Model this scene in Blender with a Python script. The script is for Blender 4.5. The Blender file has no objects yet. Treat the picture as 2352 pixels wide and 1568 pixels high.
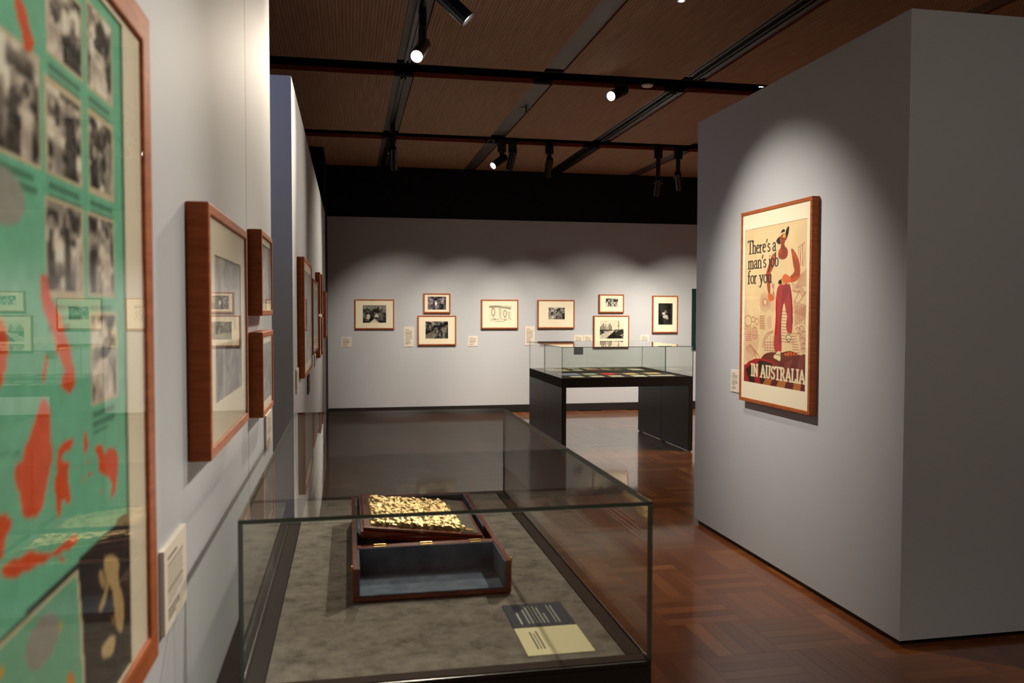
import bpy, bmesh, math, random
import numpy as np
from mathutils import Vector, Matrix
random.seed(7); RNG = np.random.default_rng(11)
S = bpy.context.scene
COL = S.collection
PI = math.pi

# ------------------------------------------------------------------ camera, world, exposure
FPX, YAW, PIT, ROL, CH = 1903.027, 0.1946, 0.0376, -0.0019, 1.55
cam = bpy.data.cameras.new('camera'); cam_o = bpy.data.objects.new('camera', cam); COL.objects.link(cam_o)
cam.sensor_fit = 'HORIZONTAL'; cam.sensor_width = 36.0; cam.lens = FPX * 36.0 / 2352.0
cam.clip_start = 0.02; cam.clip_end = 100
cam_o.matrix_world = Matrix.Translation((0, 0, CH)) @ Matrix.Rotation(-YAW, 4, 'Z') @ Matrix.Rotation(PI / 2 - PIT, 4, 'X') @ Matrix.Rotation(-ROL, 4, 'Z')
cam.dof.use_dof = True; cam.dof.focus_distance = 6.0; cam.dof.aperture_fstop = 5.6
S.camera = cam_o
W = bpy.data.worlds.new('world'); S.world = W; W.use_nodes = True
W.node_tree.nodes['Background'].inputs[0].default_value = (0.5, 0.5, 0.6, 1); W.node_tree.nodes['Background'].inputs[1].default_value = 0.02
S.view_settings.view_transform = 'Standard'; S.view_settings.look = 'None'; S.view_settings.gamma = 1; S.view_settings.use_curve_mapping = False
S.view_settings.exposure = 0.12
S.cycles.transparent_max_bounces = 32; S.cycles.max_bounces = 12; S.cycles.glossy_bounces = 6; S.cycles.diffuse_bounces = 6

# ------------------------------------------------------------------ pixel -> point on a known plane
def ray(px, py):
    a = (px - 1176) / FPX; b = -(py - 784) / FPX
    a, b = a * math.cos(ROL) + b * math.sin(ROL), -a * math.sin(ROL) + b * math.cos(ROL)
    d = math.cos(PIT) + b * math.sin(PIT); u = b * math.cos(PIT) - math.sin(PIT)
    return Vector((a * math.cos(YAW) + d * math.sin(YAW), -a * math.sin(YAW) + d * math.cos(YAW), u))
def at(px, py, X=None, Y=None, Z=None):
    r = ray(px, py)
    t = X / r.x if X is not None else Y / r.y if Y is not None else (Z - CH) / r.z
    return Vector((0, 0, CH)) + r * t

# ------------------------------------------------------------------ the place in metres
XL = -0.2954            # face of both left walls
XR, YR1, YR2, XRB = 2.481, 3.345, 5.662, 3.30   # free-standing wall on the right
YF = 12.332             # far wall face
HW = 2.905              # wall height
ZC = 3.65               # underside of the ceiling panels

# ------------------------------------------------------------------ helpers
def lin(c):
    return tuple((x / 12.92 if x <= 0.04045 else ((x + 0.055) / 1.055) ** 2.4) for x in c)
def rgb(r, g, b): return lin((r / 255, g / 255, b / 255)) + (1,)
MATS = {}
def mat(name, col=(0.5, 0.5, 0.5, 1), rough=0.5, metal=0.0, spec=0.5, build=None):
    m = bpy.data.materials.new(name); m.use_nodes = True
    nt = m.node_tree; b = nt.nodes['Principled BSDF']
    b.inputs['Base Color'].default_value = col; b.inputs['Roughness'].default_value = rough
    b.inputs['Metallic'].default_value = metal; b.inputs['Specular IOR Level'].default_value = spec
    if build: build(nt, b)
    MATS[name] = m; return m
def N(nt, t, **kw):
    n = nt.nodes.new(t)
    for k, v in kw.items(): setattr(n, k, v)
    return n
def ramp(nt, stops):
    r = N(nt, 'ShaderNodeValToRGB'); e = r.color_ramp.elements
    e[0].position, e[0].color = stops[0]; e[1].position, e[1].color = stops[-1]
    for p, c in stops[1:-1]:
        x = e.new(p); x.color = c
    return r
def noise(nt, scale, detail=4, vec=None, mapping=None, rough=0.5):
    t = N(nt, 'ShaderNodeTexCoord'); n = N(nt, 'ShaderNodeTexNoise')
    n.inputs['Scale'].default_value = scale; n.inputs['Detail'].default_value = detail; n.inputs['Roughness'].default_value = rough
    src = t.outputs[vec or 'Object']
    if mapping:
        mp = N(nt, 'ShaderNodeMapping'); mp.inputs['Scale'].default_value = mapping
        nt.links.new(src, mp.inputs[0]); src = mp.outputs[0]
    nt.links.new(src, n.inputs['Vector']); return n
def bump(nt, b, src, strength=0.2, dist=0.002):
    bp = N(nt, 'ShaderNodeBump'); bp.inputs['Strength'].default_value = strength; bp.inputs['Distance'].default_value = dist
    nt.links.new(src, bp.inputs['Height']); nt.links.new(bp.outputs[0], b.inputs['Normal'])

def b_wall(c):
    def f(nt, b):
        n = noise(nt, 1.3, 3); r = ramp(nt, [(0.3, tuple(x * 0.96 for x in c[:3]) + (1,)), (0.7, c)])
        nt.links.new(n.outputs[0], r.inputs[0]); nt.links.new(r.outputs[0], b.inputs['Base Color'])
        n2 = noise(nt, 160, 3); bump(nt, b, n2.outputs[0], 0.06, 0.001)
    return f
mat('wall_paint', rough=0.65, spec=0.3, build=b_wall(rgb(191, 195, 201)))
mat('black_paint', rgb(22, 22, 24), 0.7, spec=0.2, build=lambda nt, b: bump(nt, b, noise(nt, 120, 3).outputs[0], 0.05))
mat('baseboard_black', rgb(26, 23, 22), 0.45, build=lambda nt, b: bump(nt, b, noise(nt, 60, 2).outputs[0], 0.03))
mat('dark_room', rgb(70, 66, 64), 0.8, build=lambda nt, b: bump(nt, b, noise(nt, 60, 2).outputs[0], 0.03))

def b_wood(c1, c2, mapping, scale, r0=0.35, island=False, coat=0.0):
    def f(nt, b):
        n = noise(nt, scale, 5, mapping=mapping, rough=0.6)
        r = ramp(nt, [(0.3, c1), (0.7, c2)]); nt.links.new(n.outputs[0], r.inputs[0])
        nt.links.new(r.outputs[0], b.inputs['Base Color']); b.inputs['Roughness'].default_value = r0
        b.inputs['Coat Weight'].default_value = coat; b.inputs['Coat Roughness'].default_value = 0.12
        bump(nt, b, n.outputs[0], 0.08, 0.001)
    return f
mat('frame_wood', spec=0.2, build=b_wood(rgb(146, 76, 40), rgb(178, 98, 54), (2, 2, 14), 6, 0.6))
mat('mahogany', build=b_wood(rgb(92, 30, 14), rgb(130, 48, 24), (3, 18, 18), 4, 0.22, coat=0.5))
mat('case_rim', rgb(48, 41, 37), 0.6, spec=0.02, build=lambda nt, b: bump(nt, b, noise(nt, 90, 2).outputs[0], 0.03))
mat('case_lacquer', rgb(46, 39, 35), 0.4, spec=0.18, build=lambda nt, b: bump(nt, b, noise(nt, 90, 2).outputs[0], 0.03))
mat('case_groove', rgb(18, 15, 14), 0.6)

def b_floor(nt, b):
    oi = N(nt, 'ShaderNodeObjectInfo'); g = N(nt, 'ShaderNodeNewGeometry')
    ad = N(nt, 'ShaderNodeMath', operation='ADD'); fr = N(nt, 'ShaderNodeMath', operation='FRACT')
    nt.links.new(oi.outputs['Random'], ad.inputs[0]); nt.links.new(g.outputs['Random Per Island'], ad.inputs[1]); nt.links.new(ad.outputs[0], fr.inputs[0])
    r = ramp(nt, [(0.0, rgb(122, 66, 30)), (0.35, rgb(134, 75, 35)), (0.75, rgb(142, 82, 39)), (0.93, rgb(158, 94, 46)), (1.0, rgb(170, 105, 53))])
    nt.links.new(fr.outputs[0], r.inputs[0])
    at_ = N(nt, 'ShaderNodeAttribute', attribute_name='grain')
    n = N(nt, 'ShaderNodeTexNoise'); n.inputs['Scale'].default_value = 5; n.inputs['Detail'].default_value = 5
    mp = N(nt, 'ShaderNodeMapping'); mp.inputs['Scale'].default_value = (1.2, 14, 1)
    va = N(nt, 'ShaderNodeVectorMath', operation='ADD')
    nt.links.new(at_.outputs['Vector'], mp.inputs[0]); nt.links.new(mp.outputs[0], va.inputs[0])
    cb = N(nt, 'ShaderNodeCombineXYZ'); mu = N(nt, 'ShaderNodeMath', operation='MULTIPLY'); mu.inputs[1].default_value = 37
    nt.links.new(fr.outputs[0], mu.inputs[0]); nt.links.new(mu.outputs[0], cb.inputs[2]); nt.links.new(cb.outputs[0], va.inputs[1])
    nt.links.new(va.outputs[0], n.inputs['Vector'])
    mx = N(nt, 'ShaderNodeMixRGB', blend_type='MULTIPLY'); mx.inputs[0].default_value = 0.45
    r2 = ramp(nt, [(0.3, (0.72, 0.66, 0.6, 1)), (0.7, (1, 1, 1, 1))]); nt.links.new(n.outputs[0], r2.inputs[0])
    nt.links.new(r.outputs[0], mx.inputs[1]); nt.links.new(r2.outputs[0], mx.inputs[2])
    nt.links.new(mx.outputs[0], b.inputs['Base Color'])
    b.inputs['Roughness'].default_value = 0.3; b.inputs['Coat Weight'].default_value = 0.75; b.inputs['Coat Roughness'].default_value = 0.07
    n3 = noise(nt, 3.0, 2, vec='Object'); bump(nt, b, n3.outputs[0], 0.02, 0.002)
mat('parquet', build=b_floor)
mat('floor_joint', rgb(40, 22, 12), 0.6)

def b_ceil(nt, b):
    n = noise(nt, 3, 5, mapping=(22, 0.6, 1), rough=0.6)
    r = ramp(nt, [(0.3, rgb(152, 122, 100)), (0.7, rgb(184, 154, 128))]); nt.links.new(n.outputs[0], r.inputs[0])
    t = N(nt, 'ShaderNodeTexCoord'); mp = N(nt, 'ShaderNodeMapping'); mp.inputs['Scale'].default_value = (40, 40, 40)
    nt.links.new(t.outputs['Object'], mp.inputs[0])
    sep = N(nt, 'ShaderNodeSeparateXYZ'); nt.links.new(mp.outputs[0], sep.inputs[0])
    outs = []
    for k in (0, 1):
        fr = N(nt, 'ShaderNodeMath', operation='FRACT'); nt.links.new(sep.outputs[k], fr.inputs[0])
        su = N(nt, 'ShaderNodeMath', operation='SUBTRACT'); su.inputs[1].default_value = 0.5; nt.links.new(fr.outputs[0], su.inputs[0])
        po = N(nt, 'ShaderNodeMath', operation='POWER'); po.inputs[1].default_value = 2; nt.links.new(su.outputs[0], po.inputs[0]); outs.append(po)
    ad = N(nt, 'ShaderNodeMath', operation='ADD'); nt.links.new(outs[0].outputs[0], ad.inputs[0]); nt.links.new(outs[1].outputs[0], ad.inputs[1])
    r2 = ramp(nt, [(0.05, (0.45, 0.42, 0.4, 1)), (0.09, (1, 1, 1, 1))]); nt.links.new(ad.outputs[0], r2.inputs[0])
    mx = N(nt, 'ShaderNodeMixRGB', blend_type='MULTIPLY'); mx.inputs[0].default_value = 1
    nt.links.new(r.outputs[0], mx.inputs[1]); nt.links.new(r2.outputs[0], mx.inputs[2]); nt.links.new(mx.outputs[0], b.inputs['Base Color'])
    b.inputs['Roughness'].default_value = 0.75; b.inputs['Specular IOR Level'].default_value = 0.2
    bump(nt, b, r2.outputs[0], 0.5, 0.002)
mat('ceiling_panel', build=b_ceil)
mat('panel_edge', build=b_wood(rgb(130, 54, 26), rgb(150, 66, 34), (8, 8, 1), 3, 0.5))
mat('ceiling_void', rgb(16, 15, 15), 0.9, spec=0.1, build=lambda nt, b: bump(nt, b, noise(nt, 30, 2).outputs[0], 0.05))
mat('strip_grey', rgb(84, 81, 77), 0.5, build=lambda nt, b: bump(nt, b, noise(nt, 40, 2).outputs[0], 0.04))
mat('track_black', rgb(30, 30, 32), 0.35, spec=0.5, build=lambda nt, b: bump(nt, b, noise(nt, 80, 2).outputs[0], 0.03))
mat('track_metal', rgb(120, 118, 114), 0.3, metal=0.8)
mat('lamp_black', rgb(20, 20, 22), 0.3, spec=0.5, build=lambda nt, b: bump(nt, b, noise(nt, 200, 2).outputs[0], 0.03))
mat('chrome', rgb(200, 200, 200), 0.15, metal=1.0)
mat('white_plastic', rgb(215, 208, 200), 0.4)
mat('lens_dark', rgb(30, 30, 32), 0.1)
mat('led_green', rgb(60, 200, 60), 0.4, build=lambda nt, b: (setattr(b.inputs['Emission Color'], 'default_value', (0.1, 0.9, 0.1, 1)), setattr(b.inputs['Emission Strength'], 'default_value', 0.6)))
def emis(name, col, s):
    def f(nt, b):
        b.inputs['Emission Color'].default_value = col; b.inputs['Emission Strength'].default_value = s
    return mat(name, (0.8, 0.8, 0.8, 1), 0.4, build=f)
emis('lens_lit', (1, 0.93, 0.8, 1), 14)

def glassmat(name, tint, ior=1.5, gain=1.0):
    m = bpy.data.materials.new(name); m.use_nodes = True; nt = m.node_tree; nt.nodes.clear()
    o = N(nt, 'ShaderNodeOutputMaterial'); mx = N(nt, 'ShaderNodeMixShader')
    tr = N(nt, 'ShaderNodeBsdfTransparent'); tr.inputs[0].default_value = tint
    gl = N(nt, 'ShaderNodeBsdfGlossy'); gl.inputs['Roughness'].default_value = 0.0; gl.inputs[0].default_value = (1, 1, 1, 1)
    # Schlick-like reflectance, the same from either side of the sheet
    lw = N(nt, 'ShaderNodeLayerWeight'); lw.inputs['Blend'].default_value = 0.5
    pw = N(nt, 'ShaderNodeMath', operation='POWER'); pw.inputs[1].default_value = 4.6
    ma = N(nt, 'ShaderNodeMath', operation='MULTIPLY_ADD'); ma.inputs[1].default_value = 0.94 * gain; ma.inputs[2].default_value = 0.035 * gain
    ma.use_clamp = True
    nt.links.new(lw.outputs['Facing'], pw.inputs[0]); nt.links.new(pw.outputs[0], ma.inputs[0]); nt.links.new(ma.outputs[0], mx.inputs[0])
    nt.links.new(tr.outputs[0], mx.inputs[1]); nt.links.new(gl.outputs[0], mx.inputs[2]); nt.links.new(mx.outputs[0], o.inputs[0])
    MATS[name] = m; return m
glassmat('case_glass', (0.975, 0.985, 0.975, 1))
glassmat('glazing', (0.99, 0.99, 0.985, 1), gain=0.5)
mat('glass_edge', rgb(66, 78, 69), 0.25, spec=0.5, build=lambda nt, b: (setattr(b.inputs['Transmission Weight'], 'default_value', 0.25), bump(nt, b, noise(nt, 50, 2).outputs[0], 0.02)))
mat('mount_board', rgb(246, 236, 212), 0.8, spec=0.2, build=lambda nt, b: bump(nt, b, noise(nt, 300, 2).outputs[0], 0.03))
mat('card_edge', rgb(225, 218, 205), 0.8, spec=0.2, build=lambda nt, b: bump(nt, b, noise(nt, 300, 2).outputs[0], 0.03))
mat('dark_card_edge', rgb(40, 44, 52), 0.8, spec=0.2, build=lambda nt, b: bump(nt, b, noise(nt, 300, 2).outputs[0], 0.03))
def b_print(nt, b):
    a = N(nt, 'ShaderNodeAttribute', attribute_name='Col'); nt.links.new(a.outputs['Color'], b.inputs['Base Color'])
mat('print_ink', rough=0.7, spec=0.1, build=b_print)
def b_cloth(nt, b):
    n = noise(nt, 17, 9, rough=0.74); r = ramp(nt, [(0.32, rgb(84, 79, 74)), (0.44, rgb(116, 110, 103)), (0.56, rgb(132, 125, 117)), (0.72, rgb(146, 139, 130))])
    nt.links.new(n.outputs[0], r.inputs[0]); nt.links.new(r.outputs[0], b.inputs['Base Color'])
    bump(nt, b, noise(nt, 400, 3).outputs[0], 0.25, 0.002)
mat('suede', rough=1.0, spec=0.0, build=b_cloth)
mat('suede_dark', rough=0.95, spec=0.1, build=lambda nt, b: (setattr(b.inputs['Base Color'], 'default_value', rgb(74, 70, 66)), bump(nt, b, noise(nt, 400, 3).outputs[0], 0.2)))
def b_velvet(nt, b):
    n = noise(nt, 25, 4); r = ramp(nt, [(0.3, rgb(92, 102, 116)), (0.7, rgb(116, 126, 140))])
    nt.links.new(n.outputs[0], r.inputs[0]); nt.links.new(r.outputs[0], b.inputs['Base Color']); bump(nt, b, noise(nt, 500, 2).outputs[0], 0.2)
mat('velvet', rough=1.0, spec=0.0, build=b_velvet)
mat('gold', rgb(214, 186, 130), 0.36, metal=1.0, build=lambda nt, b: bump(nt, b, noise(nt, 150, 3).outputs[0], 0.5, 0.003))
mat('brass', rgb(190, 150, 80), 0.3, metal=1.0)
mat('pewter', rgb(96, 90, 80), 0.3, metal=0.9, build=lambda nt, b: bump(nt, b, noise(nt, 90, 3).outputs[0], 0.3, 0.002))

class MB:
    def __init__(s): s.v = []; s.f = []; s.m = []
    def add(s, vs, fs, mi=0):
        o = len(s.v); s.v += [tuple(v) for v in vs]
        for k, f in enumerate(fs):
            s.f.append(tuple(o + i for i in f)); s.m.append(mi[k] if isinstance(mi, (list, tuple)) else mi)
        return s
    def box(s, x0, x1, y0, y1, z0, z1, mi=0):
        # faces: bottom, top, -y, +x, +y, -x
        return s.add([(x0, y0, z0), (x1, y0, z0), (x1, y1, z0), (x0, y1, z0), (x0, y0, z1), (x1, y0, z1), (x1, y1, z1), (x0, y1, z1)],
                     [(0, 3, 2, 1), (4, 5, 6, 7), (0, 1, 5, 4), (1, 2, 6, 5), (2, 3, 7, 6), (3, 0, 4, 7)], mi)
    def cyl(s, p0, p1, r0, r1=None, n=20, mi=0, cap0=True, cap1=True):
        p0, p1 = Vector(p0), Vector(p1); r1 = r0 if r1 is None else r1
        d = (p1 - p0).normalized(); a = d.orthogonal().normalized(); b = d.cross(a)
        vs = [p0 + (a * math.cos(2 * PI * i / n) + b * math.sin(2 * PI * i / n)) * r0 for i in range(n)]
        vs += [p1 + (a * math.cos(2 * PI * i / n) + b * math.sin(2 * PI * i / n)) * r1 for i in range(n)]
        fs = [(i, (i + 1) % n, n + (i + 1) % n, n + i) for i in range(n)]
        if cap0: fs.append(tuple(reversed(range(n))))
        if cap1: fs.append(tuple(range(n, 2 * n)))
        return s.add(vs, fs, mi)
    def ring(s, w, h, m, y0, y1, mi=0, u0=0, v0=0):
        # rectangular frame lying in x-z, from y0 (front) to y1 (back)
        o = [(u0, v0), (u0 + w, v0), (u0 + w, v0 + h), (u0, v0 + h)]
        ml, mr, mb, mt = m if isinstance(m, (tuple, list)) else (m, m, m, m)
        i = [(u0 + ml, v0 + mb), (u0 + w - mr, v0 + mb), (u0 + w - mr, v0 + h - mt), (u0 + ml, v0 + h - mt)]
        vs = [(x, y0, z) for x, z in o] + [(x, y0, z) for x, z in i] + [(x, y1, z) for x, z in o] + [(x, y1, z) for x, z in i]
        fs = []
        for k in range(4):
            n = (k + 1) % 4
            fs += [(k, n, 4 + n, 4 + k), (8 + n, 8 + k, 12 + k, 12 + n), (n, k, 8 + k, 8 + n), (4 + k, 4 + n, 12 + n, 12 + k)]
        return s.add(vs, fs, mi)
def obj(name, mb, mats, parent=None, bevel=0, smooth=False, seg=2):
    me = bpy.data.meshes.new(name); me.from_pydata(mb.v, [], mb.f); me.update()
    for m in (mats if isinstance(mats, (list, tuple)) else [mats]): me.materials.append(MATS[m])
    if len(me.materials) > 1: me.polygons.foreach_set('material_index', mb.m)
    o = bpy.data.objects.new(name, me); COL.objects.link(o)
    if parent: o.parent = parent
    if bevel:
        b = o.modifiers.new('bevel', 'BEVEL'); b.width = bevel; b.segments = seg; b.limit_method = 'ANGLE'; b.angle_limit = 0.6
    if smooth: smooth_by_angle(me)
    return o
def smooth_by_angle(me):
    me.polygons.foreach_set('use_smooth', [True] * len(me.polygons))
    bm = bmesh.new(); bm.from_mesh(me)
    for e in bm.edges:
        e.smooth = not (len(e.link_faces) == 2 and e.calc_face_angle(0) > 0.6)
    bm.to_mesh(me); bm.free()
def empty(name, loc, rz=0):
    o = bpy.data.objects.new(name, None); COL.objects.link(o); o.location = loc; o.rotation_euler = (0, 0, rz)
    o.empty_display_size = 0.1; return o
def tag(o, label, cat, group=None):
    o['label'] = label; o['category'] = cat
    if group: o['group'] = group
    return o
def struct(o, label=None):
    o['kind'] = 'structure'
    if label: o['label'] = label
    return o

# ------------------------------------------------------------------ lamps: fixture and its own light
ZT = ZC + 0.01
def spotlight(label, lens, aim, power=None, angle=50, blend=0.7, col=(1, 0.86, 0.66), lit=True, group='black track spotlights under the ceiling', r=0.046, L=0.30, z_top=None, along='Y', drop=0.14):
    """lens, aim: points in metres; the driver box hangs from the track straight above the pivot"""
    lens = Vector(lens); aim = Vector(aim); d = (aim - lens).normalized(); zt = z_top or ZT
    back = lens - d * L; piv = back + d * (L * 0.28)
    base = Vector((piv.x, piv.y, zt)); t = empty('track_spotlight', base); tag(t, label, 'spotlight', group)
    q = lambda p: Vector(p) - base
    n = 28; a = d.orthogonal().normalized(); b = d.cross(a)
    m = MB(); m.cyl(q(back), q(back + d * 0.012), r * 0.8, r, n); m.cyl(q(back + d * 0.012), q(lens), r, r, n, cap0=False, cap1=False)
    m.cyl(q(lens), q(lens - d * 0.02), r * 0.9, r * 0.84, n, cap0=False, cap1=False)
    vs = [q(lens) + (a * math.cos(2 * PI * i / n) + b * math.sin(2 * PI * i / n)) * rr for rr in (r, r * 0.9) for i in range(n)]
    m.add(vs, [(i, (i + 1) % n, n + (i + 1) % n, n + i) for i in range(n)])
    obj('barrel', m, 'lamp_black', t, smooth=True)
    m = MB(); k = 0.62; m.cyl(q(back + d * L * k), q(back + d * (L * k + .006)), r + .002, r + .002, n); obj('barrel_ring', m, 'lamp_black', t, smooth=True)
    m = MB(); m.cyl(q(lens - d * 0.02), q(lens - d * 0.017), r * 0.84, r * 0.84, n); obj('lens', m, 'lens_lit' if lit else 'lens_dark', t)
    pv = q(piv); dz = max(0.05, min(drop, -pv.z)); hx, hy = (.024, .05) if along == 'Y' else (.05, .024)
    m = MB(); m.box(-hx, hx, -hy, hy, -dz, 0); obj('driver_box', m, 'lamp_black', t, bevel=0.004)
    if -pv.z > dz + .01:
        m = MB(); m.cyl((0, 0, -dz), pv, 0.028, n=14); obj('arm', m, 'lamp_black', t, smooth=True)
    side = Vector((d.y, -d.x, 0)).normalized() if abs(d.z) < 0.98 else Vector((1, 0, 0))
    m = MB(); m.cyl(pv - side * (r + 0.008), pv + side * (r + 0.008), 0.008, n=12); obj('pivot_screw', m, 'chrome', t, smooth=True)
    if power:
        l = bpy.data.lights.new('spot_beam', 'SPOT'); l.energy = power; l.spot_size = math.radians(angle); l.spot_blend = blend
        l.color = col; l.shadow_soft_size = 0.025
        lo = bpy.data.objects.new('spot_beam', l); COL.objects.link(lo); lo.parent = t
        lo.location = q(lens + d * 0.005); lo.rotation_mode = 'QUATERNION'; lo.rotation_quaternion = d.to_track_quat('-Z', 'Y')
    return t

# ------------------------------------------------------------------ printed surfaces: a fine mesh whose points carry the ink colour
class Canvas:
    def __init__(s, w, h, nu, nv, base):
        s.w, s.h, s.nu, s.nv = w, h, nu, nv
        s.c = np.empty((nv, nu, 3)); s.c[:] = np.array(base) / 255.0
        s.u, s.v = np.meshgrid(np.linspace(0, w, nu), np.linspace(0, h, nv))
    def put(s, mask, col, a=1.0):
        k = (np.clip(mask, 0, 1) * a)[..., None]; s.c = s.c * (1 - k) + (np.array(col) / 255.0) * k
    def poly(s, pts, col, a=1.0):
        P = [tuple(p) for p in pts]; ins = np.zeros(s.u.shape, bool)
        for (x0, y0), (x1, y1) in zip(P, P[1:] + P[:1]):
            if y0 == y1: continue
            c = ((y0 > s.v) != (y1 > s.v)) & (s.u < (x1 - x0) * (s.v - y0) / (y1 - y0) + x0); ins ^= c
        s.put(ins.astype(float), col, a)
    def smooth_poly(s, pts, col, a=1.0, it=3):
        for _ in range(it):
            q = []
            for p, r in zip(pts, pts[1:] + pts[:1]):
                q += [(p[0] * .75 + r[0] * .25, p[1] * .75 + r[1] * .25), (p[0] * .25 + r[0] * .75, p[1] * .25 + r[1] * .75)]
            pts = q
        s.poly(pts, col, a)
    def rect(s, u0, v0, u1, v1, col, a=1.0):
        s.put(((s.u >= u0) & (s.u <= u1) & (s.v >= v0) & (s.v <= v1)).astype(float), col, a)
    def ell(s, cx, cy, rx, ry, col, a=1.0, soft=0.15):
        d = np.hypot((s.u - cx) / rx, (s.v - cy) / ry); s.put((1 - d) / soft, col, a)
    def line(s, pts, wx, col, wy=None, a=1.0):
        wy = wy or wx; best = np.full(s.u.shape, 1e9)
        for (x0, y0), (x1, y1) in zip(pts[:-1], pts[1:]):
            lo_u, hi_u, lo_v, hi_v = min(x0, x1) - 2 * wx, max(x0, x1) + 2 * wx, min(y0, y1) - 2 * wy, max(y0, y1) + 2 * wy
            iu0, iu1 = np.searchsorted(s.u[0], [lo_u, hi_u]); iv0, iv1 = np.searchsorted(s.v[:, 0], [lo_v, hi_v])
            if iu1 <= iu0 or iv1 <= iv0: continue
            A = s.u[iv0:iv1, iu0:iu1] / wx; B = s.v[iv0:iv1, iu0:iu1] / wy
            ax, ay, bx, by = x0 / wx, y0 / wy, x1 / wx, y1 / wy
            L = (bx - ax) ** 2 + (by - ay) ** 2 + 1e-12
            t = np.clip(((A - ax) * (bx - ax) + (B - ay) * (by - ay)) / L, 0, 1)
            d = np.hypot(A - ax - t * (bx - ax), B - ay - t * (by - ay))
            best[iv0:iv1, iu0:iu1] = np.minimum(best[iv0:iv1, iu0:iu1], d)
        s.put((1.25 - best) / 0.5, col, a)
    def grain(s, amp, nu=None, nv=None, mul=True):
        n = vnoise(s.u.shape, nu or s.nu // 3, nv or s.nv // 3); s.c = np.clip(s.c * (1 + amp * (n[..., None] - 0.5)), 0, 1)
    def photo(s, u0, v0, u1, v1, seed, dark=0.12, light=0.85, su=5, sv=5, gamma=1.0, tint=(1, 0.98, 0.94), figures=0, sky=0.0):
        """fills a rectangle with a soft black-and-white picture"""
        R = np.random.default_rng(seed); m = (s.u >= u0) & (s.u <= u1) & (s.v >= v0) & (s.v <= v1)
        if not m.any(): return
        n = 0.6 * vnoise(s.u.shape, max(2, int(su * s.w / (u1 - u0))), max(2, int(sv * s.h / (v1 - v0))), R) + 0.4 * vnoise(s.u.shape, max(2, int(2.7 * su * s.w / (u1 - u0))), max(2, int(2.7 * sv * s.h / (v1 - v0))), R)
        n = np.clip((n - 0.5) * 2.4 + 0.5, 0, 1) ** gamma
        f = (s.v - v0) / (v1 - v0); g = (s.u - u0) / (u1 - u0)
        if sky: n = np.where(f > 1 - sky + 0.12 * (vnoise(s.u.shape, 12 * int(s.w / (u1 - u0) + 1), 2, R) - 0.5), 0.9, n * 0.8)
        for k in range(figures):
            cx = (k + 0.5 + R.uniform(-.25, .25)) / figures; top = R.uniform(.45, .8); w = R.uniform(.25, .4) / figures; tone = R.choice([0.05, 0.15, 0.95, 0.75])
            body = ((np.abs(g - cx) < w * (1 - 0.5 * np.clip(f / top, 0, 1) ** 3)) & (f < top)); head = np.hypot((g - cx) / (w * .5), (f - top - .05) / .09) < 1
            n = np.where(body, 0.3 * n + 0.7 * tone, n); n = np.where(head, 0.65 if tone < .5 else 0.2, n)
        val = dark + (light - dark) * n
        for k in range(3): s.c[..., k] = np.where(m, val * tint[k], s.c[..., k])
    def lines(s, u0, v1, u1, n, pitch, th, col, seed=0, a=0.8, last=0.6):
        """rows of print too small to read"""
        R = np.random.default_rng(seed)
        for k in range(n):
            e = u1 - (u1 - u0) * (R.uniform(0, .12) if k < n - 1 else 1 - last)
            s.rect(u0, v1 - k * pitch - th, e, v1 - k * pitch, col, a)
    def mesh(s, name, parent, y=0.0, u0=0.0, v0=0.0, matrix=None, flat=False):
        nu, nv = s.nu, s.nv; me = bpy.data.meshes.new(name)
        if flat: co = np.stack([s.u + u0, s.v + v0, np.full(s.u.shape, y)], -1).reshape(-1, 3)
        else: co = np.stack([s.u + u0, np.full(s.u.shape, y), s.v + v0], -1).reshape(-1, 3)
        i = np.arange(nu * nv).reshape(nv, nu); q = np.stack([i[:-1, :-1], i[:-1, 1:], i[1:, 1:], i[1:, :-1]], -1).reshape(-1, 4)
        me.vertices.add(len(co)); me.vertices.foreach_set('co', co.ravel()); me.loops.add(q.size); me.loops.foreach_set('vertex_index', q.ravel())
        me.polygons.add(len(q)); me.polygons.foreach_set('loop_start', np.arange(0, q.size, 4)); me.update(calc_edges=True)
        c = np.clip(s.c, 0, 1); c = np.where(c <= 0.04045, c / 12.92, ((c + 0.055) / 1.055) ** 2.4)
        at_ = me.color_attributes.new('Col', 'FLOAT_COLOR', 'POINT')
        at_.data.foreach_set('color', np.concatenate([c.reshape(-1, 3), np.ones((nu * nv, 1))], 1).ravel())
        me.materials.append(MATS['print_ink']); o = bpy.data.objects.new(name, me); COL.objects.link(o); o.parent = parent
        if matrix: o.matrix_local = matrix
        return o
def vnoise(shape, nu, nv, R=None):
    R = R or RNG; g = R.random((nv + 2, nu + 2)); y = np.linspace(0, nv, shape[0]); x = np.linspace(0, nu, shape[1])
    yi = np.minimum(y.astype(int), nv); xi = np.minimum(x.astype(int), nu); fy = (y - yi)[:, None]; fx = (x - xi)[None]
    fy = fy * fy * (3 - 2 * fy); fx = fx * fx * (3 - 2 * fx)
    a = g[yi][:, xi]; b = g[yi][:, xi + 1]; c = g[yi + 1][:, xi]; d = g[yi + 1][:, xi + 1]
    return (a * (1 - fx) + b * fx) * (1 - fy) + (c * (1 - fx) + d * fx) * fy
# ================================================================== the room
def proj(p):
    x, y, z = p[0], p[1], p[2] - CH
    r = x * math.cos(YAW) - y * math.sin(YAW); d = x * math.sin(YAW) + y * math.cos(YAW)
    d2 = d * math.cos(PIT) - z * math.sin(PIT); u2 = z * math.cos(PIT) + d * math.sin(PIT)
    if d2 <= 0.05: return None
    return 1176 + FPX * r / d2, 784 - FPX * u2 / d2, d2

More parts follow.
